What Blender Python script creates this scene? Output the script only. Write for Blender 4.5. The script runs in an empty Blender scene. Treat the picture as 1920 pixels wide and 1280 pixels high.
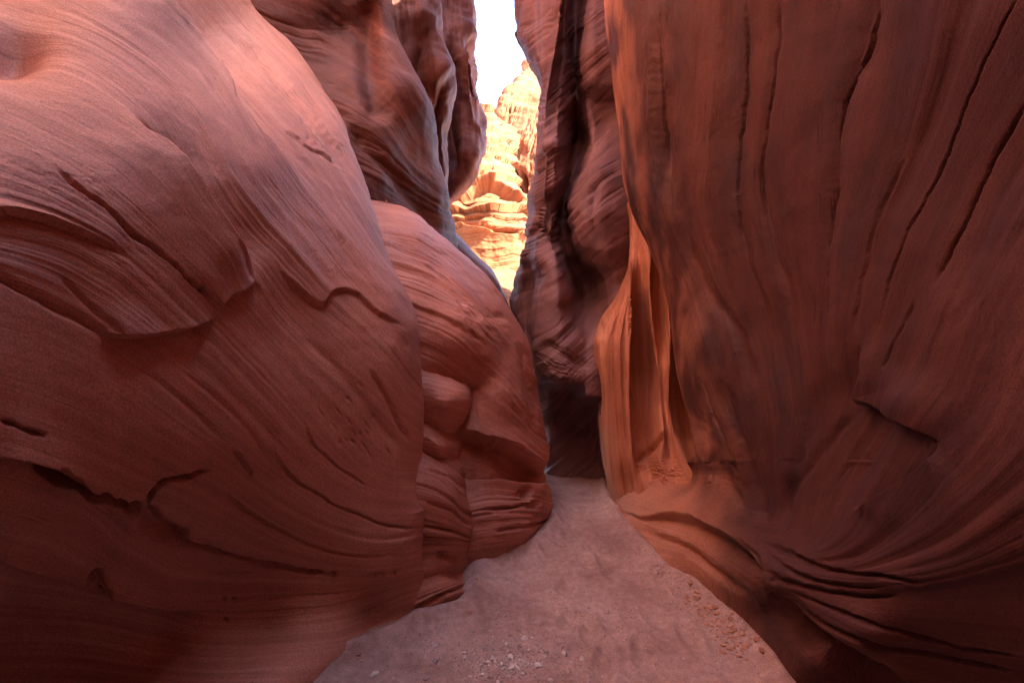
import bpy, bmesh, math, random, time
import numpy as np

T0 = time.time()
scene = bpy.context.scene
C = scene.collection
# ------------------------------------------------------------------ camera
F_PX, CX, CY, CAM_Z = 853.0, 960.0, 640.0, 1.5
cam_d = bpy.data.cameras.new("camera")
cam = bpy.data.objects.new("camera", cam_d)
C.objects.link(cam)
cam.location = (0, 0, CAM_Z)
cam.rotation_euler = (math.radians(90), 0, 0)
cam_d.sensor_width = 36
cam_d.lens = 36 * F_PX / 1920
cam_d.clip_start = 0.02
cam_d.clip_end = 2000
scene.camera = cam
# ------------------------------------------------------------------ sky, sun, exposure
SUN_EL, SUN_AZ = 50.0, 112.0     # azimuth: degrees from +Y (view direction), clockwise seen from above (to the right)
world = bpy.data.worlds.new("World")
scene.world = world
world.use_nodes = True
wn = world.node_tree
sky = wn.nodes.new("ShaderNodeTexSky")
sky.sky_type = 'NISHITA'
sky.sun_disc = False
sky.sun_elevation = math.radians(SUN_EL)
sky.sun_rotation = math.radians(SUN_AZ)
sky.altitude = 1400
sky.dust_density = 4.0
bg = wn.nodes['Background']
bg.inputs['Strength'].default_value = 0.12
wn.links.new(sky.outputs[0], bg.inputs['Color'])
sl = bpy.data.lights.new("sun", 'SUN')
sl.energy = 4.6
sl.angle = math.radians(0.5)
sl.color = (1.0, 0.93, 0.82)
sun = bpy.data.objects.new("sun", sl)
C.objects.link(sun)
_a, _e = math.radians(SUN_AZ), math.radians(SUN_EL)
SUNDIR = (math.sin(_a) * math.cos(_e), math.cos(_a) * math.cos(_e), math.sin(_e))
from mathutils import Vector
sun.rotation_euler = Vector(SUNDIR).to_track_quat('Z', 'Y').to_euler()
sun.location = (0, 0, 30)
vs = scene.view_settings
vs.view_transform = 'Standard'
vs.look = 'None'
vs.exposure = 3.65
vs.gamma = 1
vs.use_curve_mapping = False
cy = scene.cycles
cy.max_bounces = 12
cy.diffuse_bounces = 3
cy.use_denoising = True
cy.denoising_input_passes = 'RGB_ALBEDO_NORMAL'
cy.denoising_prefilter = 'NONE'
cy.use_adaptive_sampling = True

# ------------------------------------------------------------------ helpers
def tag(o, label=None, cat=None, group=None, kind=None):
    if label: o['label'] = label
    if cat: o['category'] = cat
    if group: o['group'] = group
    o['kind'] = kind or 'thing'
    return o

_rs = np.random.RandomState(7)
_perm = _rs.permutation(256)
_perm = np.concatenate([_perm, _perm, _perm]).astype(np.int32)
_g = _rs.normal(size=(256, 3)); _g /= np.linalg.norm(_g, axis=1)[:, None]
_g = _g.astype(np.float32)

def perlin(x, y, z):
    x, y, z = np.broadcast_arrays(np.asarray(x, np.float32), np.asarray(y, np.float32), np.asarray(z, np.float32))
    xi, yi, zi = np.floor(x), np.floor(y), np.floor(z)
    fx, fy, fz = x - xi, y - yi, z - zi
    X = xi.astype(np.int32) & 255; Y = yi.astype(np.int32) & 255; Z = zi.astype(np.int32) & 255
    u = fx * fx * fx * (fx * (fx * 6 - 15) + 10)
    v = fy * fy * fy * (fy * (fy * 6 - 15) + 10)
    w = fz * fz * fz * (fz * (fz * 6 - 15) + 10)
    def cor(i, j, k):
        g = _g[_perm[_perm[_perm[X + i] + Y + j] + Z + k]]
        return g[..., 0] * (fx - i) + g[..., 1] * (fy - j) + g[..., 2] * (fz - k)
    a = cor(0, 0, 0) + u * (cor(1, 0, 0) - cor(0, 0, 0))
    b = cor(0, 1, 0) + u * (cor(1, 1, 0) - cor(0, 1, 0))
    c = cor(0, 0, 1) + u * (cor(1, 0, 1) - cor(0, 0, 1))
    d = cor(0, 1, 1) + u * (cor(1, 1, 1) - cor(0, 1, 1))
    return (a + v * (b - a)) * (1 - w) + (c + v * (d - c)) * w

def fbm(x, y, z, n=3, ridged=False):
    s = 0; a = 1.0; f = 1.0
    for i in range(n):
        p = perlin(x * f + 13.7 * i, y * f + 5.1 * i, z * f - 7.3 * i)
        if ridged: p = 0.5 - np.abs(p) * 2
        s = s + a * p; a *= 0.5; f *= 2.03
    return s

def sstep(a, b, x):
    t = np.clip((x - a) / (b - a), 0, 1)
    return t * t * (3 - 2 * t)

def fl(py):
    """depth at which the sand lies on that line"""
    return CAM_Z * F_PX / (py - CY)

class TPS:
    def __init__(self, pts, vals, smooth=0.0):
        P = np.array(pts, float) / 500.0
        n = len(P)
        r2 = ((P[:, None] - P[None]) ** 2).sum(-1)
        K = np.where(r2 > 0, 0.5 * r2 * np.log(np.maximum(r2, 1e-12)), 0) + np.eye(n) * smooth
        A = np.zeros((n + 3, n + 3))
        A[:n, :n] = K; A[:n, n] = 1; A[:n, n + 1:] = P; A[n, :n] = 1; A[n + 1:, :n] = P.T
        b = np.zeros(n + 3); b[:n] = vals
        self.w = np.linalg.solve(A, b); self.P = P; self.n = n
    def __call__(self, px, py):
        x, y = px.ravel() / 500.0, py.ravel() / 500.0
        out = self.w[self.n] + self.w[self.n + 1] * x + self.w[self.n + 2] * y
        for i in range(self.n):
            r2 = (x - self.P[i, 0]) ** 2 + (y - self.P[i, 1]) ** 2 + 1e-12
            out = out + self.w[i] * 0.5 * r2 * np.log(r2)
        return out.reshape(px.shape)
    def coarse(self, px, py, step=14.0):
        """evaluate on a coarse lattice and interpolate (fast for big grids)"""
        x0, x1, y0, y1 = px.min(), px.max() + step, py.min(), py.max() + step
        gx = np.arange(x0, x1 + step, step); gy = np.arange(y0, y1 + step, step)
        if gx.size * gy.size > px.size: return self(px, py)
        G = self(*np.meshgrid(gx, gy))
        fx = (px - x0) / step; fy = (py - y0) / step
        i = np.clip(np.floor(fx).astype(int), 0, gx.size - 2); j = np.clip(np.floor(fy).astype(int), 0, gy.size - 2)
        u = fx - i; v = fy - j
        # quadratic-free bilinear, lattice is fine enough for smooth splines
        return (G[j, i] * (1 - u) + G[j, i + 1] * u) * (1 - v) + (G[j + 1, i] * (1 - u) + G[j + 1, i + 1] * u) * v

def smooth_poly(pl, n=8):
    """Catmull-Rom through the points"""
    p = np.array(pl, float)
    if len(p) < 3: return p
    q = np.vstack([2 * p[0] - p[1], p, 2 * p[-1] - p[-2]])
    out = []
    for i in range(1, len(q) - 2):
        for t in np.linspace(0, 1, n, endpoint=False):
            a, b, c, d = q[i - 1], q[i], q[i + 1], q[i + 2]
            out.append(0.5 * ((2 * b) + (-a + c) * t + (2 * a - 5 * b + 4 * c - d) * t * t + (-a + 3 * b - 3 * c + d) * t ** 3))
    out.append(p[-1])
    return np.array(out)

def poly_dist(px, py, pl, pad=None):
    """distance, signed side (+ to the right of travel in picture coords, y down), arc position 0..1"""
    pl = np.asarray(pl, float)
    d2 = np.full(px.shape, 1e12); sd = np.zeros(px.shape); ar = np.zeros(px.shape)
    L = np.concatenate([[0], np.cumsum(np.hypot(*(pl[1:] - pl[:-1]).T))])
    for i in range(len(pl) - 1):
        a, b = pl[i], pl[i + 1]; e = b - a; l2 = (e * e).sum() + 1e-9
        t = np.clip(((px - a[0]) * e[0] + (py - a[1]) * e[1]) / l2, 0, 1)
        dx = px - a[0] - t * e[0]; dy = py - a[1] - t * e[1]
        q = dx * dx + dy * dy
        m = q < d2
        d2 = np.where(m, q, d2)
        sd = np.where(m, np.sign(e[0] * dy - e[1] * dx), sd)
        ar = np.where(m, (L[i] + t * (L[i + 1] - L[i])) / L[-1], ar)
    return np.sqrt(d2), sd, ar

def feature(px, py, f):
    """carving marks on a rock surface, metres towards the viewer; f = (type, polyline, ...)"""
    out = np.zeros(px.shape)
    kind = f[0]
    if kind == 'bump':
        _, (cx, cy), (rx, ry), ang, h = f
        a = math.radians(ang)
        u = ((px - cx) * math.cos(a) + (py - cy) * math.sin(a)) / rx
        v = (-(px - cx) * math.sin(a) + (py - cy) * math.cos(a)) / ry
        return h * np.exp(-(u * u + v * v))
    if kind == 'rough':       # (rough, centre, radii, angle, cell px across the beds, stretch along them, height)
        _, (cx, cy), (rx, ry), ang, cell, st, h = f
        a = math.radians(ang)
        u = (px - cx) * math.cos(a) + (py - cy) * math.sin(a); v = -(px - cx) * math.sin(a) + (py - cy) * math.cos(a)
        w = np.exp(-(u / rx) ** 2 - (v / ry) ** 2) * sstep(-.5, .35, perlin(u / rx * 1.7, v / ry * 1.7, cx * .01))
        m = w > .01
        if m.any():
            uu, vv = u[m], v[m]
            q = fbm(uu / (cell * st), vv / cell, cx * .37 + 0 * uu, 3)
            out[m] = h * w[m] * (np.abs(q) * 2.2 - .5 + .4 * perlin(uu / (cell * st * .4), vv / (cell * .35), 7.7))
        return out
    pl = smooth_poly(f[1], 6)
    reach = {'groove': 5 * f[2], 'crack': 5 * f[2], 'step': 4 * max(f[3], f[4]) if kind == 'step' else 0}.get(kind, 100)
    m = (px > pl[:, 0].min() - reach) & (px < pl[:, 0].max() + reach) & (py > pl[:, 1].min() - reach) & (py < pl[:, 1].max() + reach)
    if not m.any(): return out
    x, y = px[m], py[m]
    # a little wander so that the marks are not drawn with a ruler
    wx = 5 * perlin(x * 0.02, y * 0.02, 3.1) + 2.5 * perlin(x * 0.08, y * 0.08, 9.1)
    wy = 5 * perlin(x * 0.02, y * 0.02, 33.1) + 2.5 * perlin(x * 0.08, y * 0.08, 39.1)
    d, s, ar = poly_dist(x + wx, y + wy, pl)
    ch = pl[-1] - pl[0]; cu = ((x + wx - pl[0, 0]) * ch[0] + (y + wy - pl[0, 1]) * ch[1]) / (ch @ ch + 1e-9)
    cu = np.clip(cu, 0, 1)
    tap = sstep(0, 0.18, cu) * sstep(0, 0.18, 1 - cu)
    if kind == 'groove':      # (groove, poly, width px, depth m)
        out[m] = -f[3] * np.exp(-(d / f[2]) ** 2) * tap
    elif kind == 'ridge':
        out[m] = f[3] * np.exp(-np.abs(d / f[2])) * tap
    elif kind == 'crack':     # V shaped with uneven width
        wv = f[2] * (0.7 + 0.9 * (0.5 + perlin(ar * 9, f[2], 4.4)))
        out[m] = -f[3] * np.clip(1 - d / wv, 0, 1) ** 0.7 * tap
    elif kind == 'step':      # (step, poly, height, falloff + side, falloff - side)
        h, wp, wm = f[2], f[3], f[4]
        up = np.exp(-(d / wp)); dn = np.exp(-(d / wm))
        t = sstep(-3.0, 3.0, s * d)
        t0, t1 = f[5] if len(f) > 5 else (.2, .2)
        tap = (sstep(0, t0, cu) if t0 else 1.0) * (sstep(0, t1, 1 - cu) if t1 else 1.0)
        out[m] = tap * h * (t * up * 0.5 - (1 - t) * dn * 0.5)
    return out

class Curves:
    """depth from upright ridge and hollow lines: each is (sharp?, [(y, x, metres), ...]), left to right"""
    def __init__(self, curves): self.c = curves
    def __call__(self, px, py):
        ys = py[:, 0]
        xs, ds = [], []
        w = max(1.0, 7.0 / max(.5, abs(float(np.median(np.diff(ys))))))
        n = int(w * 3) * 2 + 1; kx = np.arange(n) - n // 2; ker = np.exp(-(kx / w) ** 2); ker /= ker.sum()
        for sharp, pts in self.c:
            p = np.array(pts, float)
            def sm(v):
                e = np.pad(v, n // 2, mode='edge'); return np.convolve(e, ker, 'valid')
            xs.append(sm(np.interp(ys, p[:, 0], p[:, 1]))); ds.append(sm(np.interp(ys, p[:, 0], p[:, 2])))
        out = np.broadcast_to(ds[0][:, None], px.shape).copy()
        for k in range(len(xs) - 1):
            a, b = xs[k][:, None], np.maximum(xs[k + 1][:, None], xs[k][:, None] + .5)
            t = np.clip((px - a) / (b - a), 0, 1)
            s0, s1 = self.c[k][0], self.c[k + 1][0]
            if s0 and s1: f = t
            elif s0: f = 1 - (1 - t) ** 2.2
            elif s1: f = t ** 2.2
            else: f = t * t * (3 - 2 * t)
            out = np.where(px >= a, ds[k][:, None] + (ds[k + 1] - ds[k])[:, None] * f, out)
        return out

def world_pt(px, py, d):
    return (px - CX) / F_PX * d, d, CAM_Z - (py - CY) / F_PX * d

# ------------------------------------------------------------------ materials
def sandstone(name, c_dark, c_mid, c_lite, band=7.0, fine=60.0, stain=0.0, stain_col=(0.05, 0.025, 0.025), bump=0.4, glow_col=None, ribk=.75,
              rough=0.62, spec=.25, grain=170.0, bump_d=0.004):
    m = bpy.data.materials.new(name); m.use_nodes = True
    nt = m.node_tree; N = nt.nodes; Lk = nt.links
    bs = N['Principled BSDF']; bs.inputs['Roughness'].default_value = rough
    bs.inputs['Specular IOR Level'].default_value = spec
    at = N.new('ShaderNodeAttribute'); at.attribute_name = 'strata'
    tc = N.new('ShaderNodeTexCoord')
    sep = N.new('ShaderNodeSeparateXYZ'); Lk.new(tc.outputs['Object'], sep.inputs[0])
    def mathn(op, a, b=None):
        n = N.new('ShaderNodeMath'); n.operation = op
        for i, v in enumerate((a, b)):
            if v is None: continue
            if isinstance(v, (int, float)): n.inputs[i].default_value = v
            else: Lk.new(v, n.inputs[i])
        return n.outputs[0]
    def lines(k, along, detail, seed, rough_=0.6):
        c = N.new('ShaderNodeCombineXYZ')
        Lk.new(mathn('MULTIPLY', at.outputs['Fac'], k), c.inputs[0])
        Lk.new(mathn('MULTIPLY_ADD' if False else 'MULTIPLY', sep.outputs[0], along), c.inputs[1])
        z2 = mathn('ADD', mathn('MULTIPLY', sep.outputs[2], along), seed)
        Lk.new(z2, c.inputs[2])
        n = N.new('ShaderNodeTexNoise'); n.inputs['Scale'].default_value = 1.0
        n.inputs['Detail'].default_value = detail; n.inputs['Roughness'].default_value = rough_
        Lk.new(c.outputs[0], n.inputs['Vector'])
        return n.outputs['Fac']
    def noise(scale, detail=4, seed=0.0, rough_=0.55):
        mp = N.new('ShaderNodeMapping'); mp.inputs['Location'].default_value = (seed, seed * 0.7, -seed)
        Lk.new(tc.outputs['Object'], mp.inputs[0])
        n = N.new('ShaderNodeTexNoise'); n.inputs['Scale'].default_value = scale
        n.inputs['Detail'].default_value = detail; n.inputs['Roughness'].default_value = rough_
        Lk.new(mp.outputs[0], n.inputs['Vector'])
        return n.outputs['Fac']
    def ramp(f, stops):
        r = N.new('ShaderNodeValToRGB'); Lk.new(f, r.inputs[0])
        el = r.color_ramp.elements
        while len(el) < len(stops): el.new(0.5)
        for e, (p, c) in zip(el, stops):
            e.position = p; e.color = (*c, 1) if len(c) == 3 else c
        return r.outputs[0]
    def mix(f, a, b, mode='MIX'):
        n = N.new('ShaderNodeMix'); n.data_type = 'RGBA'; n.blend_type = mode
        if isinstance(f, (int, float)): n.inputs['Factor'].default_value = f
        else: Lk.new(f, n.inputs['Factor'])
        for k, v in ((6, a), (7, b)):
            if isinstance(v, tuple): n.inputs[k].default_value = (*v, 1)
            else: Lk.new(v, n.inputs[k])
        return n.outputs[2]
    b1 = lines(band, 0.5, 3, 0.0)
    b2 = lines(fine, 2.6, 4, 4.0, 0.7)
    col = ramp(b1, [(0.3, c_dark), (0.5, c_mid), (0.68, c_lite)])
    big = ramp(noise(0.9, 3, 2.0), [(0.35, (0.82, 0.78, 0.78)), (0.65, (1.12, 1.12, 1.12))])
    col = mix(1.0, col, big, 'MULTIPLY')
    fineramp = ramp(b2, [(0.28, (0.5, 0.45, 0.46)), (0.45, (.95, .95, .95)), (0.56, (1.05, 1.05, 1.05)), (0.72, (1.3, 1.36, 1.42))])
    patch = ramp(noise(2.3, 3, 7.0), [(0.38, (0, 0, 0)), (0.62, (1, 1, 1))])
    rb = N.new('ShaderNodeAttribute'); rb.attribute_name = 'ribs'
    ribs = mathn('MINIMUM', mathn('MULTIPLY_ADD', rb.outputs['Fac'], ribk), 1.0)
    ribs.node.inputs[0].links[0].from_node.inputs[2].default_value = 0.12
    col = mix(mathn('MULTIPLY', mathn('ADD', mathn('MULTIPLY', patch, .6), .4), ribs), col, mix(1.0, col, fineramp, 'MULTIPLY'))
    gr = ramp(noise(grain, 2, 1.0), [(0.3, (0.68, 0.65, 0.65)), (0.7, (1.3, 1.3, 1.32))])
    col = mix(0.8, col, mix(1.0, col, gr, 'MULTIPLY'))
    if stain:
        st = lines(1.6, 1.1, 5, 9.0, 0.62)
        stn = mathn('ADD', mathn('MULTIPLY', st, 0.6), mathn('MULTIPLY', noise(1.7, 6, 5.0, 0.65), 0.5))
        sm = ramp(stn, [(0.5, (0, 0, 0)), (0.66, (1, 1, 1))])
        col = mix(mathn('MULTIPLY', sm, stain), col, stain_col)
    if glow_col:  # warm glow mixed into the base colour
        fa = N.new('ShaderNodeAttribute'); fa.attribute_name = 'glow_tint'
        col = mix(fa.outputs['Fac'], col, mix(1.0, mix(1.0, fineramp, gr, 'MULTIPLY'), glow_col, 'MULTIPLY'))
    # hairline partings along the beds and rusty specks
    pr = lines(fine * .55, 0.9, 2, 21.0, .5)
    thin = N.new('ShaderNodeMapRange'); Lk.new(mathn('ABSOLUTE', mathn('SUBTRACT', pr, .5)), thin.inputs[0])
    thin.inputs[1].default_value = 0.004; thin.inputs[2].default_value = 0.012; thin.inputs[3].default_value = 1.0; thin.inputs[4].default_value = 0.0
    tm = mathn('MULTIPLY', thin.outputs[0], ramp(noise(3.1, 4, 14.0, .6), [(0.47, (0, 0, 0)), (0.62, (1, 1, 1))]))
    col = mix(mathn('MULTIPLY', tm, .8), col, mix(1.0, col, (.35, .3, .3), 'MULTIPLY'))
    sp = ramp(noise(70, 2, 17.0, .5), [(0.68, (0, 0, 0)), (0.74, (1, 1, 1))])
    col = mix(mathn('MULTIPLY', sp, .35), col, mix(1.0, col, (.5, .45, .45), 'MULTIPLY'))
    Lk.new(col, bs.inputs['Base Color'])
    h = mathn('ADD', mathn('MULTIPLY', b2, mathn('MULTIPLY', mathn('ADD', mathn('MULTIPLY', patch, 0.7), 0.5), ribs)), mathn('MULTIPLY', noise(26, 5, 3.0, 0.65), 0.35))
    h = mathn('ADD', h, mathn('MULTIPLY', noise(grain, 2, 8.0), 0.16))
    h = mathn('ADD', h, mathn('MULTIPLY', noise(85, 3, 12.0, .6), 0.14))
    h = mathn('SUBTRACT', h, mathn('MULTIPLY', tm, 0.5))
    bp = N.new('ShaderNodeBump'); bp.inputs['Strength'].default_value = bump; bp.inputs['Distance'].default_value = bump_d * 6
    Lk.new(h, bp.inputs['Height']); Lk.new(bp.outputs[0], bs.inputs['Normal'])
    return m

M_LEFT = sandstone("pink_sandstone", (0.46, 0.17, 0.108), (0.52, 0.207, 0.135), (0.60, 0.27, 0.185), band=5, fine=34, spec=.5)
M_RIGHT = sandstone("varnished_red_sandstone", (0.078, 0.028, 0.024), (0.10, 0.037, 0.029), (0.125, 0.048, 0.037), band=2.2, fine=22, stain=0.8, stain_col=(0.055, 0.028, 0.03), ribk=.4, glow_col=(.52, .235, .135))
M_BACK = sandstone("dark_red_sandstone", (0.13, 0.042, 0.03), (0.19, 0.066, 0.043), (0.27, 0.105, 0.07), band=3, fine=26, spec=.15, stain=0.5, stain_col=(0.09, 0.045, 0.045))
M_GREY = sandstone("varnished_grey_sandstone", (0.155, 0.085, 0.083), (0.20, 0.11, 0.105), (0.26, 0.15, 0.14), band=2.5, fine=30, stain=0.0, ribk=.3)
M_GLOW = sandstone("glow_tinted_sandstone", (0.46, 0.195, 0.105), (0.55, 0.24, 0.13), (0.64, 0.32, 0.19), band=5, fine=26)  # pink rock turned more orange: bounced glow put into the base colour
M_SUNNY = sandstone("golden_sandstone", (0.17, 0.046, 0.014), (0.215, 0.066, 0.021), (0.26, 0.095, 0.036), band=6, fine=30, bump=0.5, grain=60, rough=.85)

# ------------------------------------------------------------------ rock surfaces
QS = 1.0          # 1 = full detail
PXSTEP = 2.0 * QS

def edge_fn(e, py):
    """monotone cubic through the (y, x) points of an edge"""
    e = np.array(sorted(e), float); X, Y = e[:, 0], e[:, 1]
    if len(X) < 3: return np.interp(py, X, Y)
    h = np.diff(X); dl = np.diff(Y) / h
    m = np.zeros(len(X)); m[0] = dl[0]; m[-1] = dl[-1]
    for i in range(1, len(X) - 1):
        if dl[i - 1] * dl[i] > 0:
            w1 = 2 * h[i] + h[i - 1]; w2 = h[i] + 2 * h[i - 1]
            m[i] = (w1 + w2) / (w1 / dl[i - 1] + w2 / dl[i])
    k = np.clip(np.searchsorted(X, py) - 1, 0, len(X) - 2)
    t = np.clip((py - X[k]) / h[k], 0, 1)
    return Y[k] * (1 + 2 * t) * (1 - t) ** 2 + h[k] * m[k] * t * (1 - t) ** 2 + Y[k + 1] * t * t * (3 - 2 * t) + h[k] * m[k + 1] * t * t * (t - 1)

def rows_for(y0, y1):
    ys = []
    y = y0
    while y < y1:
        ys.append(y)
        if y < -30: y += max(PXSTEP, min(60, (-30 - y) * 0.16))
        elif y > 1310: y += 8
        else: y += PXSTEP
    ys.append(y1)
    return np.array(ys)

def rock(name, mat, L, R, yr, depth, guides, feats=(), lsil=None, rsil=None, strata=((8, .006), (24, .004), (60, .0016)),
         rough=((1.1, .05), (4.0, .012), (14.0, .003)), amp_spots=(), amp0=0.6, behind=None, parent=None, wrapdir=0.0, step=None,
         terrace=None, glow_tint=None, seed=0.0, wrap_len=1.0, post=None, htop=11.0, lean=0.0):
    """one rock mass. L, R: left and right edges as (y, x); depth: (x, y, metres) the surface passes through;
    guides: lines the bedding follows; lsil / rsil: (px width, metres) of the rounding where that edge is a free edge."""
    global PXSTEP
    old = PXSTEP
    if step: PXSTEP = step * QS
    ys = rows_for(*yr)
    xl = edge_fn(L, ys); xr = edge_fn(R, ys)
    wmax = (xr - xl).max()
    n = int(wmax / PXSTEP)
    s = np.linspace(0, 1, n)
    # crowd columns against free edges
    def crowd(s, k):
        return s
    cols = s[None, :].repeat(len(ys), 0)
    if rsil: cols = 1 - (1 - cols) ** 1.25
    if lsil: cols = cols ** 1.25
    px = xl[:, None] + (xr - xl)[:, None] * cols
    py = ys[:, None].repeat(n, 1)
    PXSTEP = old
    # beyond huge px the wall is left plain
    if isinstance(depth, Curves):
        d = depth(px, np.maximum(py, -300.0))
    else:
        t = TPS([(a, b) for a, b, _ in depth], [1.0 / c for *_, c in depth])
        d = 1.0 / np.maximum(t.coarse(px, np.maximum(py, -300.0), 10.0), 0.02)
    for sil, ed in ((lsil, L), (rsil, R)):
        if sil:
            w, r = sil[:2]
            yy = np.concatenate([[yr[0]], np.arange(max(yr[0] + 1, -320), yr[1], 9.0), [yr[1]]]); pl = np.stack([edge_fn(ed, yy), yy], 1)
            e, _, _ = poly_dist(px, py, pl)
            q = np.clip(1 - e / w, 0, 1)
            rr = r if len(sil) < 3 else r * (1 - sstep(sil[2], sil[3], py))
            d = d + rr * (1 - np.sqrt(np.maximum(1 - q * q, 0)))
    X, Y, Z = world_pt(px, py, d)
    if yr[0] < -1000:         # above the frame the wall climbs straight up to its rim
        tt = np.clip((-60 - py) / (-60 - yr[0]), 0, 1)
        _, _, z0 = world_pt(px, np.maximum(py, -60.0), d)
        rim = htop + .5 * perlin(X * .7 + seed, Y * .7, 1.5)
        Z = np.where(py < -60, z0 + (rim - z0) * tt, Z)
        X = X + lean * np.maximum(Z - z0, 0) * (py < -60)
    if yr[1] >= 1400:         # and below the frame it goes down into the sand
        tb = np.clip((py - 1295) / (yr[1] - 1295), 0, 1)
        Z = np.where(py > 1295, np.minimum(Z, Z * (1 - tb) - .45 * tb), Z)
    gpts, gval = [], []
    for k, g in enumerate(guides):
        gp = smooth_poly(g, 3)
        gpts += [tuple(p) for p in gp]; gval += [float(k)] * len(gp)
    phi = TPS(gpts, gval, 0.02).coarse(px, py)
    # wrap round free edges, away from the path
    def add_wrap(side):
        nonlocal X, Y, Z, phi, px, py
        sgn = 1 if side == 'L' else -1        # inward in picture x
        i = 0 if side == 'L' else -1
        ex, ey, ez = X[:, i], Y[:, i], Z[:, i]
        vx = ex / np.hypot(ex, ey); vy = ey / np.hypot(ex, ey)
        new = []
        for a, b in ((.03, .004), (.08, .015), (.18, .05), (.35, .14), (.7, .4), (1.3, 1.0), (2.2, 2.0)):
            a *= wrap_len; b *= wrap_len
            new.append((ex + vx * a + sgn * vy * b, ey + vy * a - sgn * vx * b, ez))
        wx = np.stack([q[0] for q in new], 1); wy = np.stack([q[1] for q in new], 1); wz = np.stack([q[2] for q in new], 1)
        k = wx.shape[1]
        wphi = phi[:, i][:, None].repeat(k, 1); wpx = px[:, i][:, None] + sgn * np.arange(1, k + 1)[None] * 3; wpy = py[:, i][:, None].repeat(k, 1)
        if side == 'L':
            fl_ = lambda a: a[:, ::-1]
            X = np.hstack([fl_(wx), X]); Y = np.hstack([fl_(wy), Y]); Z = np.hstack([fl_(wz), Z]); phi = np.hstack([fl_(wphi), phi])
            px = np.hstack([fl_(wpx), px]); py = np.hstack([fl_(wpy), py])
        else:
            X = np.hstack([X, wx]); Y = np.hstack([Y, wy]); Z = np.hstack([Z, wz]); phi = np.hstack([phi, wphi])
            px = np.hstack([px, wpx]); py = np.hstack([py, wpy])
    if lsil: add_wrap('L')
    if rsil: add_wrap('R')
    if behind:        # the wall runs on past the photographer
        side, xs = behind
        i = 0 if side == 'L' else -1
        k = 14
        ts = np.linspace(0, 1, k + 1)[1:] ** 1.4
        ex, ey = X[:, i], Y[:, i]
        wx = ex[:, None] + (xs - ex)[:, None] * sstep(0, 1, ts)[None]
        wy = ey[:, None] - 5.0 * ts[None]
        rep = lambda a: a[:, i][:, None].repeat(k, 1)
        wz, wphi, wpx, wpy = rep(Z), rep(phi), rep(px), rep(py)
        if side == 'L':
            f_ = lambda a: a[:, ::-1]
            X = np.hstack([f_(wx), X]); Y = np.hstack([f_(wy), Y]); Z = np.hstack([wz, Z]); phi = np.hstack([wphi, phi]); px = np.hstack([wpx, px]); py = np.hstack([wpy, py])
        else:
            X = np.hstack([X, wx]); Y = np.hstack([Y, wy]); Z = np.hstack([Z, wz]); phi = np.hstack([phi, wphi]); px = np.hstack([px, wpx]); py = np.hstack([py, wpy])
    # normals of the smooth surface, towards the path
    P = np.stack([X, Y, Z], -1)
    du = np.gradient(P, axis=1); dv = np.gradient(P, axis=0)
    Nn = np.cross(dv, du); Nn /= np.linalg.norm(Nn, axis=-1, keepdims=True) + 1e-9
    # ---- displacement
    disp = np.zeros(px.shape)
    for f in feats: disp += feature(px, py, f)
    for fr, a in rough:
        disp += a * fbm(X * fr + seed, Y * fr, Z * fr, 2)
    amp = np.full(px.shape, amp0)
    for (cx, cy_), (rx, ry), v in amp_spots:
        amp += v * np.exp(-((px - cx) / rx) ** 2 - ((py - cy_) / ry) ** 2)
    amp = np.clip(amp + 0.5 * fbm(X * 1.7, Y * 1.7 + seed, Z * 1.7, 2), 0.0, 3)
    ph = phi + 0.16 * fbm(X * 1.1, Y * 1.1, Z * 1.1 + seed, 3)
    amp = amp * (0.25 + 1.6 * sstep(-.25, .45, perlin(ph * 0.9, X * .5 + seed, Z * .5) + .5 * perlin(ph * 2.7, X * .8, Z * .8 + seed)))
    gpy, gpx = np.gradient(ph); sp_ = np.maximum(np.abs(np.gradient(px, axis=1)), .8); sq_ = np.maximum(np.abs(np.gradient(py, axis=0)), .8)
    damp = 1 / (1 + (np.hypot(gpx / sp_, gpy / sq_) / .033) ** 2)
    amp = amp * damp
    for fr, a in strata:
        q = perlin(ph * fr, X * 1.1 + seed, Z * 1.1 + Y * 0.7)
        q2 = np.where(q > 0, q * 0.7, q * 1.3)
        disp += a * amp * q2 * 2
    if terrace:
        per, hgt = terrace[:2]
        hgt = hgt * (1 - .85 * sstep(terrace[2], terrace[3], py))
        tt = ph * per + 0.35 * fbm(X * 0.5, Y * 0.5, Z * 0.5 + 3, 3)
        fr = tt - np.floor(tt)
        rnd = perlin(np.floor(tt) * 1.7 + 0.5, X * 0.35, Z * 0.1)
        disp += hgt * (1 + 2.0 * rnd) * (1 - fr) ** 0.6
        blk = fbm(X * 1.1 + np.floor(tt) * 3.1, Y * 0.8, Z * 0.25, 2)
        disp += hgt * .8 * np.tanh(blk * 3)
    P = P + Nn * disp[..., None]
    if post: P = post(P, px, py)
    nr, nc = px.shape
    me = bpy.data.meshes.new(name)
    idx = np.arange(nr * nc, dtype=np.int32).reshape(nr, nc)
    q = np.stack([idx[:-1, :-1], idx[1:, :-1], idx[1:, 1:], idx[:-1, 1:]], -1).reshape(-1, 4)
    me.vertices.add(nr * nc); me.vertices.foreach_set('co', P.reshape(-1).astype(np.float32))
    me.loops.add(q.size); me.loops.foreach_set('vertex_index', q.reshape(-1))
    me.polygons.add(len(q)); me.polygons.foreach_set('loop_start', np.arange(0, q.size, 4, dtype=np.int32))
    me.polygons.foreach_set('use_smooth', np.ones(len(q), bool))
    me.update()
    a = me.attributes.new('strata', 'FLOAT', 'POINT'); a.data.foreach_set('value', ph.reshape(-1).astype(np.float32))
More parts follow.
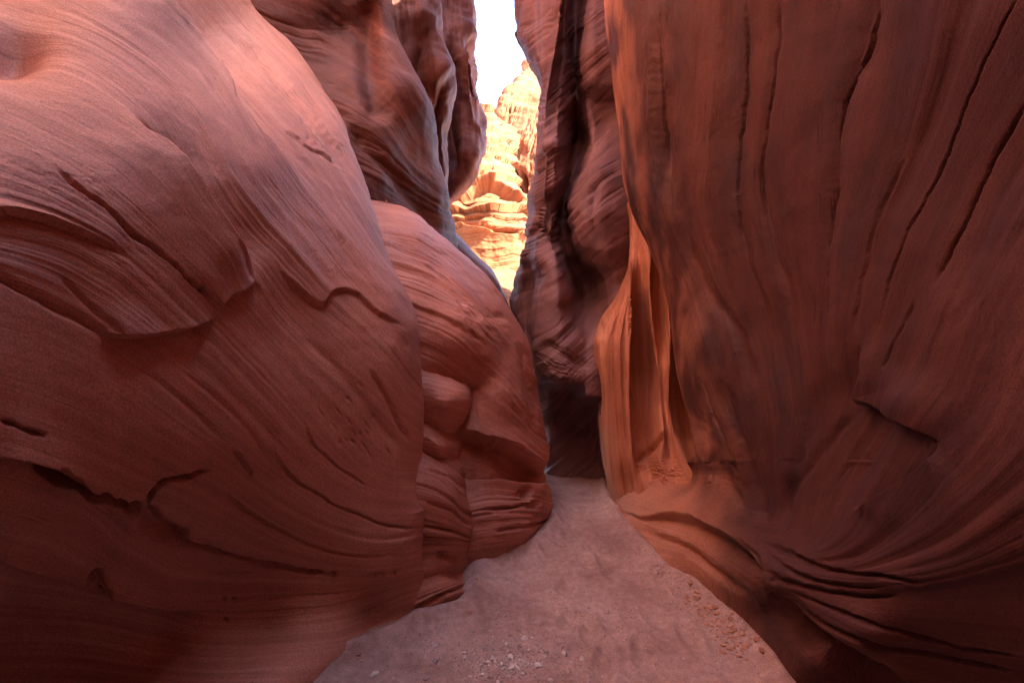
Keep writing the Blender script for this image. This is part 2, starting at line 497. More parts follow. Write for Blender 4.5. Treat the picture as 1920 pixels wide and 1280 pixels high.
    a = me.attributes.new('ribs', 'FLOAT', 'POINT'); a.data.foreach_set('value', np.clip(amp, 0, 1.5).reshape(-1).astype(np.float32))
    if glow_tint:                 # orange bounce glow painted into the wall colour, at its foot and free edge
        a = me.attributes.new('glow_tint', 'FLOAT', 'POINT'); a.data.foreach_set('value', glow_tint(px, py, P).reshape(-1).astype(np.float32))
    me.materials.append(mat)
    o = bpy.data.objects.new(name, me); C.objects.link(o)
    if parent: o.parent = parent
    print(name, nr * nc, round(time.time() - T0, 1))
    return o

# ================================================================== 1 near left bulge
GA = [
 [(-300, 1130), (-100, 1120), (170, 1150), (400, 1190), (640, 1180), (820, 1110)],
 [(-300, 1010), (-100, 1020), (80, 1060), (210, 1110), (380, 1150), (600, 1140), (800, 1080)],
 [(-300, 830), (-100, 850), (88, 875), (262, 955), (345, 1015), (545, 1070), (700, 1080), (805, 1060)],
 [(-300, 660), (-100, 700), (100, 760), (300, 860), (410, 910), (520, 990), (700, 1045), (810, 1030)],
 [(-100, 560), (80, 610), (215, 690), (360, 800), (440, 860), (560, 940), (700, 1000), (812, 985)],
 [(-100, 450), (100, 540), (215, 628), (350, 730), (480, 850), (560, 905), (640, 950), (810, 960)],
 [(-300, 370), (-100, 380), (60, 410), (200, 470), (300, 560), (405, 650), (500, 760), (580, 840), (700, 930), (800, 940)],
 [(-100, 230), (100, 330), (230, 440), (330, 515), (405, 590), (520, 700), (620, 830), (720, 900), (795, 900)],
 [(-100, 130), (50, 180), (150, 230), (262, 300), (345, 400), (430, 500), (540, 640), (680, 760), (790, 850)],
 [(-300, 0), (-100, 50), (0, 70), (150, 100), (260, 180), (345, 290), (430, 420), (520, 540), (640, 660), (720, 720), (795, 800)],
 [(0, -40), (150, 30), (260, 100), (380, 220), (450, 330), (560, 470), (660, 580), (740, 660), (790, 740)],
 [(150, -60), (230, 0), (330, 80), (420, 190), (500, 300), (600, 430), (690, 550), (785, 650)],
 [(260, -60), (320, 20), (400, 100), (470, 190), (560, 300), (640, 410), (710, 510), (780, 610)],
 [(330, -60), (400, 40), (480, 120), (560, 210), (630, 310), (690, 410), (745, 510)],
 [(420, -60), (500, 40), (570, 120), (640, 230), (680, 330)]]
DA = [(-400, -300, 1.9), (-400, 0, 1.25), (-400, 300, .85), (-400, 640, .74), (-400, 900, .78), (-400, 1100, .9), (-400, 1300, 1.15),
      (0, -300, 2.7), (0, 0, 1.75), (0, 200, 1.36), (0, 400, 1.15), (0, 640, 1.10), (0, 870, 1.14), (0, 960, 1.2), (0, 1100, 1.45), (0, 1280, 1.62), (0, 1420, 1.7),
      (300, -300, 3.6), (300, 0, 2.4), (300, 200, 1.85), (300, 400, 1.6), (300, 640, 1.53), (300, 900, 1.58), (300, 1050, 1.78), (300, 1200, 1.95), (300, 1285, 1.86), (300, 1420, 1.9),
      (500, 300, 2.25), (500, 500, 2.02), (500, 640, 1.98), (500, 900, 1.98), (500, 1050, 2.08), (500, 1190, 2.14), (500, 1280, 1.88), (500, 1420, 1.92), (640, 1240, 2.12), (620, 1190, 2.18), (560, 1264, 1.96), (680, 1222, 2.2), (720, 1206, 2.28),
      (700, 420, 3.0), (700, 520, 2.68), (700, 640, 2.45), (700, 800, 2.38), (700, 950, 2.34), (700, 1080, 2.32), (700, 1180, 2.36), (700, 1300, 2.5),
      (790, 640, 2.65), (790, 800, 2.55), (800, 950, 2.48), (800, 1060, 2.46), (800, 1200, 2.55),
      (480, -300, 5.4), (480, 0, 3.9), (560, 200, 3.2), (640, 300, 3.2), (400, 60, 3.1), (600, 400, 2.58)]
FA = [
 ('step', [(228, 190), (262, 240), (310, 285), (345, 335), (375, 375), (405, 420), (430, 455), (465, 495), (478, 525)], .15, 110, 55, (.5, .22)),
 ('crack', [(250, 215), (310, 280), (375, 370), (430, 450), (470, 500)], 6, .02),
 ('step', [(478, 525), (450, 548), (425, 558), (405, 590)], .05, 60, 30),
 ('crack', [(90, 320), (150, 370), (190, 400), (230, 440), (285, 475), (330, 515), (370, 550), (408, 592)], 4.5, .03),
 ('step', [(-60, 395), (0, 400), (60, 410), (130, 435), (200, 470), (228, 492)], -.035, 130, 60),
 ('step', [(408, 588), (390, 605), (310, 625), (215, 630), (170, 612)], .06, 70, 70),
 ('groove', [(-20, 500), (80, 560), (150, 598), (215, 632)], 8, .02),
 ('groove', [(110, 515), (160, 565), (200, 610), (225, 640)], 5, .012),
 ('step', [(515, 500), (560, 545), (600, 572), (622, 550), (645, 544), (668, 556), (710, 590), (760, 612)], -.03, 80, 60),
 ('step', [(250, -60), (290, -10), (330, 32), (388, 102), (430, 155), (445, 192), (478, 230), (530, 280), (600, 360)], .16, 150, 130, (0, .55)),
 ('crack', [(330, 30), (388, 102), (432, 158), (446, 195), (482, 235), (540, 290)], 5, .02),
 ('crack', [(540, 235), (580, 275), (610, 292), (640, 318)], 3.5, .02),
 ('groove', [(440, 60), (500, 110), (560, 190), (620, 270), (665, 350)], 10, .03),
 ('crack', [(80, 872), (130, 905), (180, 930), (220, 942), (268, 958)], 16, .10),
 ('step', [(-60, 850), (20, 858), (88, 872), (150, 912), (200, 935), (268, 956)], -.10, 90, 60),
 ('crack', [(268, 960), (280, 930), (300, 905), (318, 897), (350, 892), (395, 880)], 5, .04),
 ('groove', [(268, 955), (290, 990), (315, 1003), (350, 1015)], 16, .06),
 ('crack', [(290, 985), (345, 1015), (400, 1030), (480, 1055), (560, 1072), (640, 1078)], 6, .035),
 ('step', [(-60, 1030), (0, 1040), (80, 1060), (172, 1092), (205, 1110), (280, 1130), (390, 1152)], -.07, 60, 60),
 ('groove', [(170, 1060), (180, 1085), (205, 1112)], 12, .04),
 ('crack', [(508, 822), (518, 860), (560, 905), (640, 950), (720, 985), (812, 992)], 3.5, .02),
 ('crack', [(568, 788), (580, 820), (605, 850), (640, 880), (690, 915)], 3, .016),
 ('crack', [(430, 840), (455, 865), (475, 895)], 4, .015),
 ('crack', [(408, 905), (450, 950), (520, 990), (600, 1030), (700, 1045), (760, 1040)], 3.5, .014),
 ('groove', [(690, 690), (720, 740), (745, 790), (770, 830)], 5, .02),
 ('crack', [(0, 785), (45, 805), (80, 815)], 6, .03),
 ('groove', [(560, 620), (640, 700), (700, 780), (760, 850)], 10, .012),
 ('groove', [(230, 660), (330, 740), (420, 830)], 6, .008),
 ('groove', [(340, 690), (440, 780), (500, 860)], 5, .008),
 ('rough', (110, 350), (130, 50), 25, 12, 2.2, 0.0036), ('rough', (230, 490), (90, 45), 30, 14, 2, 0.0036), ('rough', (610, 270), (75, 28), 50, 7, 3.5, 0.0096), ('rough', (590, 440), (70, 110), -30, 9, 4, 0.0030), ('rough', (480, 120), (60, 30), 45, 9, 4, 0.0054), ('bump', (130, 470), (110, 40), 25, .02), ('bump', (10, 90), (60, 40), 0, -.10),
]
_r = random.Random(3)
for k in range(26):   # small weathering pits
    x, y = _r.choice([(670, 800), (640, 815), (690, 790)]); FA.append(('bump', (x + _r.gauss(0, 38), y + _r.gauss(0, 34)), (_r.uniform(3, 9), _r.uniform(1.5, 3)), 55, -.007))
for x, y in ((565, 1073), (580, 1076), (596, 1074), (625, 1078), (418, 1123), (436, 1124), (700, 1082), (715, 1080), (422, 1161), (740, 1078)):
    FA.append(('bump', (x, y), (5, 4), 0, -.02))
left_bulge = rock('rock_bulge', M_LEFT,
    L=[(-3000, -420), (1460, -420)],
    R=[(-3000, 330), (-900, 420), (-200, 440), (0, 480), (75, 550), (160, 610), (238, 652), (262, 656), (320, 672), (370, 690), (440, 715), (505, 742), (560, 765), (620, 783), (680, 786), (760, 795), (870, 791), (930, 802), (955, 815), (985, 812), (1040, 807), (1100, 815), (1460, 830)],
    yr=(-3000, 1460), depth=DA, guides=GA, feats=FA, rsil=(55, .30), htop=13.0,
    strata=((2.1, .016), (5, .008), (14, .0045), (36, .0016)), rough=((0.9, .05), (3.2, .012), (11., .0035)),
    amp0=.15, amp_spots=[((560, 380), (160, 220), 1.3), ((350, 160), (220, 130), .6), ((120, 440), (150, 60), .4), ((120, 760), (250, 120), -.25)],
    behind=('L', 1.9))  # unseen stretch bends across the canyon, shaped to shut out light from behind
tag(left_bulge, 'huge smooth pink sandstone bulge with curving grooves and a dark slot low on its face', 'rock wall')

# ================================================================== 2 second mass on the left
GB = [[(640, 1090), (760, 1090), (900, 1060), (1040, 1040)], [(640, 1000), (760, 1010), (900, 1000), (1040, 985)],
      [(640, 930), (780, 940), (900, 930), (1040, 925)], [(640, 800), (780, 810), (860, 812), (920, 830), (990, 868), (1028, 900)],
      [(640, 640), (760, 650), (830, 680), (900, 740), (960, 800), (1015, 850)],
      [(640, 560), (740, 570), (820, 600), (900, 660), (960, 730), (1005, 790)],
      [(640, 480), (720, 490), (800, 520), (880, 580), (940, 650), (990, 730)],
      [(650, 420), (720, 430), (800, 460), (870, 510), (930, 580), (975, 650)],
      [(660, 380), (720, 385), (800, 410), (860, 445), (920, 510), (960, 580)]]
DB = [(690, 360, 4.2), (690, 420, 3.7), (760, 400, 4.3), (850, 440, 4.9), (940, 540, 4.7), (780, 500, 3.55), (860, 540, 3.75), (800, 620, 3.2), (900, 620, 3.55), (970, 640, 4.1),
      (880, 740, 3.5), (950, 750, 3.6), (1000, 760, 4.0), (760, 740, 3.0), (885, 830, 3.38), (960, 850, 3.5), (1015, 870, 3.9), (880, 900, 3.22), (960, 930, 3.35), (1030, 940, 3.85),
      (760, 930, 2.9), (900, 1050, 3.04), (960, 1035, 3.2), (1035, 1000, 3.9), (900, 1150, 3.15), (1030, 1150, 3.95), (760, 1150, 3.0), (960, 1150, 3.3)]
FB = [('rough', (890, 605), (55, 30), 38, 7, 3, 0.013), ('rough', (960, 990), (80, 55), -8, 12, 3, 0.013), ('rough', (800, 460), (110, 50), 25, 9, 5, 0.007),('step', [(700, 560), (760, 570), (830, 600), (880, 640)], -.03, 40, 40),
      ('step', [(850, 800), (890, 818), (920, 826), (960, 842), (990, 866), (1028, 898)], -.22, 50, 60),
      ('step', [(870, 888), (900, 900), (940, 898), (990, 905), (1035, 905)], .17, 60, 40),
      ('crack', [(900, 960), (960, 950), (1010, 935)], 4, .03), ('crack', [(915, 1000), (970, 985), (1035, 975)], 4, .03),
      ('groove', [(880, 660), (900, 690), (900, 720), (870, 745)], 10, .03),
      ('groove', [(960, 640), (985, 720), (990, 790), (1010, 840)], 8, .035),
      ('crack', [(960, 925), (980, 920), (975, 945), (1000, 950)], 7, .05),
      ('bump', (860, 620), (60, 60), 0, .06), ('bump', (930, 720), (45, 90), -15, .08), ('bump', (960, 990), (60, 40), 0, .05)]
_r = random.Random(5)
for k in range(14):
    FB.append(('bump', (850 + _r.gauss(40, 22), 600 + _r.gauss(0, 16)), (_r.uniform(8, 18), 3.5), 38, -.016))
second = rock('rock_mass', M_LEFT,
    L=[(352, 640), (1200, 640)],
    R=[(352, 660), (366, 690), (385, 745), (400, 775), (430, 815), (465, 858), (500, 895), (530, 926), (560, 949), (600, 967), (640, 985), (700, 998), (760, 1008), (830, 1020), (890, 1028), (930, 1036), (960, 1041), (1000, 1043), (1200, 1045)],
    yr=(352, 1200), depth=DB, guides=GB, feats=FB, rsil=(45, .30), strata=((2.5, .02), (7, .010), (18, .006), (45, .002)),
    rough=((1.2, .06), (4, .015), (14, .005)), amp0=.6, amp_spots=[((800, 470), (160, 80), .9), ((960, 980), (100, 70), .8), ((900, 760), (80, 90), -.3)], seed=3.3, step=1.7)
tag(second, 'rounded striped sandstone mass beside the stacked pillows, its stepped foot jutting into the path', 'rock wall')

def lobe(name, px, py, d, rad, rot, mat, parent=None, seed=0.0, band=9.0, amp=.012, sub=120, tilt=(0.1, 0, 1), sq=2.4):
    """a pillow of rock: a squarish ellipsoid with bedding lines"""
    nu, nv = sub, sub // 2 + 1
    th = np.linspace(0, 2 * np.pi, nu, endpoint=False)[None, :]; ph = np.linspace(-np.pi / 2, np.pi / 2, nv)[:, None]
    x = np.cos(ph) * np.cos(th); y = np.cos(ph) * np.sin(th); z = np.sin(ph) + 0 * th
    k = (np.abs(x) ** sq + np.abs(y) ** sq + np.abs(z) ** sq) ** (-1 / sq)
    P = np.stack([x * k * rad[0], y * k * rad[1], z * k * rad[2]], -1)
    a = math.radians(rot); ca, sa = math.cos(a), math.sin(a)
    Px = P[..., 0] * ca + P[..., 2] * sa; Pz = -P[..., 0] * sa + P[..., 2] * ca
    W = np.stack(np.broadcast_arrays(*world_pt(px, py, d)), -1)
    Q = np.stack([Px, P[..., 1], Pz], -1)
    t = np.array(tilt); strat = (Px * t[0] + P[..., 1] * t[1] + Pz * t[2])
    n = Q / np.linalg.norm(Q, axis=-1, keepdims=True)
    A = Q + W
    ph_ = strat * 4 + .12 * fbm(A[..., 0] * 2, A[..., 1] * 2, A[..., 2] * 2 + seed, 2)
    disp = .04 * fbm(A[..., 0] * 3 + seed, A[..., 1] * 3, A[..., 2] * 3, 3) * (max(rad) / .35) + amp * perlin(ph_ * band, A[..., 0], seed) + amp * .5 * perlin(ph_ * band * 3, A[..., 0], seed)
    Q = A + n * disp[..., None]
    me = bpy.data.meshes.new(name)
    idx = np.arange(nu * nv).reshape(nv, nu); nx = np.roll(idx, -1, 1)
    q = np.stack([idx[:-1], nx[:-1], nx[1:], idx[1:]], -1).reshape(-1, 4).astype(np.int32)
    me.vertices.add(nu * nv); me.vertices.foreach_set('co', Q.reshape(-1).astype(np.float32))
    me.loops.add(q.size); me.loops.foreach_set('vertex_index', q.reshape(-1))
    me.polygons.add(len(q)); me.polygons.foreach_set('loop_start', np.arange(0, q.size, 4, dtype=np.int32))
    me.polygons.foreach_set('use_smooth', np.ones(len(q), bool)); me.update()
    at = me.attributes.new('strata', 'FLOAT', 'POINT'); at.data.foreach_set('value', ph_.reshape(-1).astype(np.float32))
    me.materials.append(mat)
    o = bpy.data.objects.new(name, me); C.objects.link(o)
    if parent: o.parent = parent
    return o

# stacked pillows squeezed between the bulge and the second mass
def gl(y0, k, slope, n=7, x0=700, x1=920):
    return [[(x0, y0 + k * i - slope * 40), ((x0 + x1) / 2, y0 + k * i), (x1, y0 + k * i + slope * 60)] for i in range(n)]
l1 = rock('rock_pillow', M_LEFT, L=[(640, 730), (860, 730)], R=[(640, 776), (655, 795), (672, 818), (690, 842), (708, 864), (725, 879), (745, 886), (765, 881), (785, 872), (812, 857), (860, 840)], yr=(640, 860),
    depth=[(740, 640, 2.95), (790, 655, 3.2), (840, 700, 3.25), (880, 740, 3.25), (800, 720, 2.95), (840, 750, 2.95), (790, 770, 2.95), (850, 800, 3.12), (740, 760, 2.8), (800, 850, 3.1), (740, 860, 2.95)], guides=gl(640, 30, .5),
    feats=[('groove', [(790, 682), (820, 692), (850, 705), (874, 722)], 6, .03)], rsil=(44, .34), strata=((3, .016), (9, .006), (25, .002)), rough=((1.6, .05), (5, .012)), amp0=.5, seed=41., step=1.2, wrap_len=.4)
tag(l1, 'rounded rock pillow, topmost of the stack squeezed behind the huge smooth bulge', 'rock pillow', 'stacked rock pillows')
l2 = rock('rock_pillow', M_LEFT, L=[(762, 730), (940, 730)], R=[(762, 772), (772, 795), (788, 826), (802, 844), (820, 858), (838, 863), (852, 861), (862, 852), (880, 845), (940, 835)], yr=(762, 940),
    depth=[(740, 765, 2.8), (790, 775, 3.0), (850, 825, 3.05), (800, 810, 2.82), (840, 840, 2.88), (800, 850, 2.85), (845, 860, 2.98), (740, 840, 2.7), (800, 930, 2.95)], guides=gl(770, 26, .7),
    rsil=(36, .30), strata=((3, .012), (9, .006), (25, .002)), rough=((1.6, .05), (5, .012)), amp0=.5, seed=44., step=1.2, wrap_len=.4)
tag(l2, 'smallest flattened rock pillow, middle of the stack behind the huge smooth bulge', 'rock pillow', 'stacked rock pillows')
l3 = rock('rock_pillow', M_LEFT, L=[(822, 730), (1300, 730)], R=[(822, 772), (832, 798), (848, 828), (862, 850), (882, 868), (905, 874), (935, 880), (962, 890), (990, 899), (1010, 897), (1035, 889), (1070, 885), (1090, 888), (1112, 891), (1128, 888), (1300, 886)], yr=(822, 1300),
    depth=[(740, 825, 2.65), (800, 840, 2.85), (860, 885, 2.95), (800, 900, 2.66), (850, 930, 2.76), (890, 985, 2.92), (800, 990, 2.6), (850, 1000, 2.72), (850, 1045, 2.72), (800, 1050, 2.6), (880, 1060, 2.85), (800, 1110, 2.5), (850, 1110, 2.56), (888, 1112, 2.66), (740, 1000, 2.5), (740, 1150, 2.45), (800, 1165, 2.5), (860, 1140, 2.6), (800, 1300, 2.6), (880, 1300, 2.75)],
    guides=[[(700, 830), (790, 845), (840, 880), (880, 915)], [(700, 880), (790, 885), (850, 915), (885, 950)], [(700, 920), (790, 925), (850, 950), (895, 985)], [(700, 960), (790, 965), (850, 980), (900, 1005)], [(700, 1010), (800, 1010), (860, 1012), (900, 1020)], [(700, 1060), (800, 1050), (850, 1045), (890, 1040)], [(700, 1120), (780, 1105), (840, 1085), (890, 1065)], [(700, 1170), (790, 1140), (850, 1110), (890, 1090)], [(700, 1230), (800, 1190), (860, 1150), (890, 1125)]],
    feats=[('bump', (828 + 11 * i, 1046 + (i * 37 % 17) - 8), (6, 7), 0, -.035) for i in range(4)] + [('groove', [(780, 1085), (830, 1070), (885, 1072)], 9, .04), ('crack', [(800, 1135), (840, 1110), (870, 1098)], 5, .02), ('crack', [(795, 940), (840, 955), (885, 985)], 4, .02), ('crack', [(795, 985), (850, 995), (890, 1010)], 4, .018), ('crack', [(795, 880), (840, 895), (872, 920)], 4, .018)],
    rsil=(40, .3), strata=((3, .018), (8, .012), (22, .005), (50, .0015)), rough=((1.6, .05), (5, .016), (14, .004)), amp0=1.1, seed=47., step=1.3, wrap_len=.4)
tag(l3, 'tall banded rock lobe, lowest of the stack, its pale wedge foot standing on the sand', 'rock pillow', 'stacked rock pillows')

# ================================================================== 3 upper left walls
GC = [[(420, 480), (560, 460), (700, 440), (860, 470)], [(430, 330), (560, 330), (680, 350), (770, 390), (850, 450)], [(440, 200), (560, 220), (660, 260), (750, 320), (840, 400)],
      [(450, 60), (560, 100), (660, 150), (740, 220), (830, 330)], [(500, -60), (600, 0), (690, 70), (760, 150), (810, 240)], [(600, -100), (680, -40), (740, 30), (790, 130)], [(760, -200), (770, -60), (790, 40)]]
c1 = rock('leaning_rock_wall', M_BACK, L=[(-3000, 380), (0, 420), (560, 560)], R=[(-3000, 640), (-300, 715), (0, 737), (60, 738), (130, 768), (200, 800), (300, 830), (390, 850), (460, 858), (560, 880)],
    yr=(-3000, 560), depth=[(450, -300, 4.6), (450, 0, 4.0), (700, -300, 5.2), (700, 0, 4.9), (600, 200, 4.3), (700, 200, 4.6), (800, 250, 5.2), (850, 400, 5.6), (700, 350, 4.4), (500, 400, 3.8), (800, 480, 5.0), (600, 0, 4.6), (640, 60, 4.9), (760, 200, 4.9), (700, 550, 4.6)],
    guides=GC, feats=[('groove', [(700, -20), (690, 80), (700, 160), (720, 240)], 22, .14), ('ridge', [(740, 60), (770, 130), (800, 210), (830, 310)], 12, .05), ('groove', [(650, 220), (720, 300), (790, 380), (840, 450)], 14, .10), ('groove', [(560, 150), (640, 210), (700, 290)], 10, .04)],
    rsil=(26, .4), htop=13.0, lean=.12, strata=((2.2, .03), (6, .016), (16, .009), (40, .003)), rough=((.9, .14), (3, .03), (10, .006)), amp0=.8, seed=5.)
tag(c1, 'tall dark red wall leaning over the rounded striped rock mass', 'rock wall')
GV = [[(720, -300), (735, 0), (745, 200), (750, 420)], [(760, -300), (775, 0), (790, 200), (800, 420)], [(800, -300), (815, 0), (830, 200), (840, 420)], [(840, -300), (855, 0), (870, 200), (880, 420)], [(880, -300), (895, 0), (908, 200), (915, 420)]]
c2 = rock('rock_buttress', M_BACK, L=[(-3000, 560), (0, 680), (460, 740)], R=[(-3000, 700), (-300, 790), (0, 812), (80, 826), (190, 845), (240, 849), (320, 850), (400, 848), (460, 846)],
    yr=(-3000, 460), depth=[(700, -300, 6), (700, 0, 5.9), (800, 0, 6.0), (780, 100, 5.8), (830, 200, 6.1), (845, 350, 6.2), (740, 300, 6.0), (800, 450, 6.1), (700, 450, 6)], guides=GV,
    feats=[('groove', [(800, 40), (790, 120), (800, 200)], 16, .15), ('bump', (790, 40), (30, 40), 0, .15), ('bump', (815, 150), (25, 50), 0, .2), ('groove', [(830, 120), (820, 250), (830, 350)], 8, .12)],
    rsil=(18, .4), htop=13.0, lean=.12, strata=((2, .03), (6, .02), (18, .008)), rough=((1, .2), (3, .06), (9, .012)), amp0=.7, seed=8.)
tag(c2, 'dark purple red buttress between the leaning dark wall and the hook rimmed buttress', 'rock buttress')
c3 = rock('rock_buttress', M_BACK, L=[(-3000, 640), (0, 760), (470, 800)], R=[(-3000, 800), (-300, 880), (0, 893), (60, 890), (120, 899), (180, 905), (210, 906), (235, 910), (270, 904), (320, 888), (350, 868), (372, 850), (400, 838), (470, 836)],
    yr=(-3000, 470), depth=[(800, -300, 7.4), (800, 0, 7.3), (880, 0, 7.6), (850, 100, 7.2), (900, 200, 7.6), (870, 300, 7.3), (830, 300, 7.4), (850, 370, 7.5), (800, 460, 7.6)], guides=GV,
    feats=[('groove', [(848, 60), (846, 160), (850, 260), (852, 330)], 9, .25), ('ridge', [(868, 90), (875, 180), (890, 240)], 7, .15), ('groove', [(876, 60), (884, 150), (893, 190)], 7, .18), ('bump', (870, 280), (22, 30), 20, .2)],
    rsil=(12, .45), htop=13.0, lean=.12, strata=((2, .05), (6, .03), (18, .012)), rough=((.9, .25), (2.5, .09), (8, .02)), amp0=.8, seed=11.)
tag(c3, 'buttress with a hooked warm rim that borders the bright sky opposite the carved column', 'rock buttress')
c0 = rock('rock_ridge', M_GREY, L=[(415, 780), (760, 860)], R=[(415, 838), (432, 853), (460, 880), (500, 914), (540, 941), (580, 958), (640, 975), (760, 990)],
    yr=(415, 760), depth=[(850, 440, 6.4), (920, 520, 6.3), (960, 600, 6.2), (800, 500, 6.0), (860, 600, 5.9), (960, 740, 6.0)], guides=[[(780, 470), (860, 520), (930, 620), (960, 740)], [(790, 430), (870, 490), (940, 580), (970, 680)], [(820, 415), (880, 465), (945, 550), (985, 660)]],
    rsil=(14, .4), strata=((3, .04), (9, .02), (25, .008)), rough=((1, .12), (3, .04)), seed=14.)
tag(c0, 'dark grey sloping ridge behind the rounded striped mass, just below the sunlit cliff', 'rock ridge')

# ================================================================== 4 sunlit cliffs beyond
GH = [[(700, 700 - 60 * k), (850, 700 - 60 * k), (930, 695 - 60 * k), (1100, 705 - 60 * k)] for k in range(13)]
d1 = rock('sunlit_cliff', M_SUNNY, L=[(196, 905), (240, 880), (330, 840), (700, 780)], R=[(196, 918), (210, 924), (232, 932), (250, 945), (300, 960), (340, 966), (380, 985), (420, 986), (460, 984), (700, 984)],
    yr=(196, 700), depth=[(915, 200, 18), (930, 250, 16.5), (900, 300, 15), (950, 300, 15.5), (920, 350, 13.6), (965, 360, 14), (880, 400, 13.2), (975, 400, 13.4), (860, 450, 13), (980, 450, 13.2), (920, 480, 12.8), (900, 700, 12.5), (980, 700, 12.8)], guides=GH,
    feats=[('step', [(855, 395), (880, 372), (910, 352), (945, 366), (985, 388)], -.5, 14, 40), ('step', [(850, 420), (900, 432), (950, 440), (985, 436)], .5, 30, 8)],
    lsil=(10, .6), rsil=(10, .8), strata=((6, .06), (20, .04)), rough=((.5, .2), (1.6, .07), (5, .03)), amp0=.5, terrace=(4.2, .15, 425, 450), seed=17., step=.8,
    post=None)
tag(d1, 'stepped golden sandstone cone in full sun at the end of the passage', 'rock cliff')
d2 = rock('sunlit_cliff', M_SUNNY, L=[(112, 984), (128, 978), (160, 962), (172, 945), (190, 936), (215, 924), (260, 920), (700, 900)], R=[(112, 1000), (700, 1200)],
    yr=(112, 700), depth=[(985, 120, 25), (1010, 150, 24), (940, 190, 22), (980, 220, 21), (940, 280, 21), (1010, 280, 19), (970, 350, 19), (1000, 450, 18), (940, 600, 19), (1000, 600, 17.5), (1150, 300, 16)], guides=[[(900 + 20 * k, 400), (915 + 20 * k, 300), (950 + 20 * k, 200), (1010 + 20 * k, 130)] for k in range(-2, 7)],
    feats=[('groove', [(945, 250), (960, 300), (975, 360), (985, 420)], 5, .9), ('groove', [(985, 320), (990, 380), (986, 450)], 4, .8)],
    lsil=(10, .8), strata=((3, .12), (9, .07), (22, .03)), rough=((.4, .4), (1.3, .15), (4, .04)), amp0=.8, seed=21., step=.9)
tag(d2, 'higher golden cliff with slanting ribs behind the stepped cone, touching the sky', 'rock cliff')
d3 = rock('sunlit_ledge', M_SUNNY, L=[(505, 905), (680, 880)], R=[(505, 985), (530, 978), (560, 965), (680, 960)],
    yr=(505, 680), depth=[(940, 512, 10.5), (975, 510, 10.8), (940, 540, 9.5), (960, 560, 9.0), (930, 680, 8.5), (970, 680, 8.6)], guides=[[(880, 520 + 20 * k), (1000, 515 + 20 * k)] for k in range(8)],
    strata=((3, .05),), rough=((.7, .1), (3, .04)), seed=23., step=1.2)
tag(d3, 'pale sunlit ledge low between the dark ridge and the dark column', 'rock ledge')

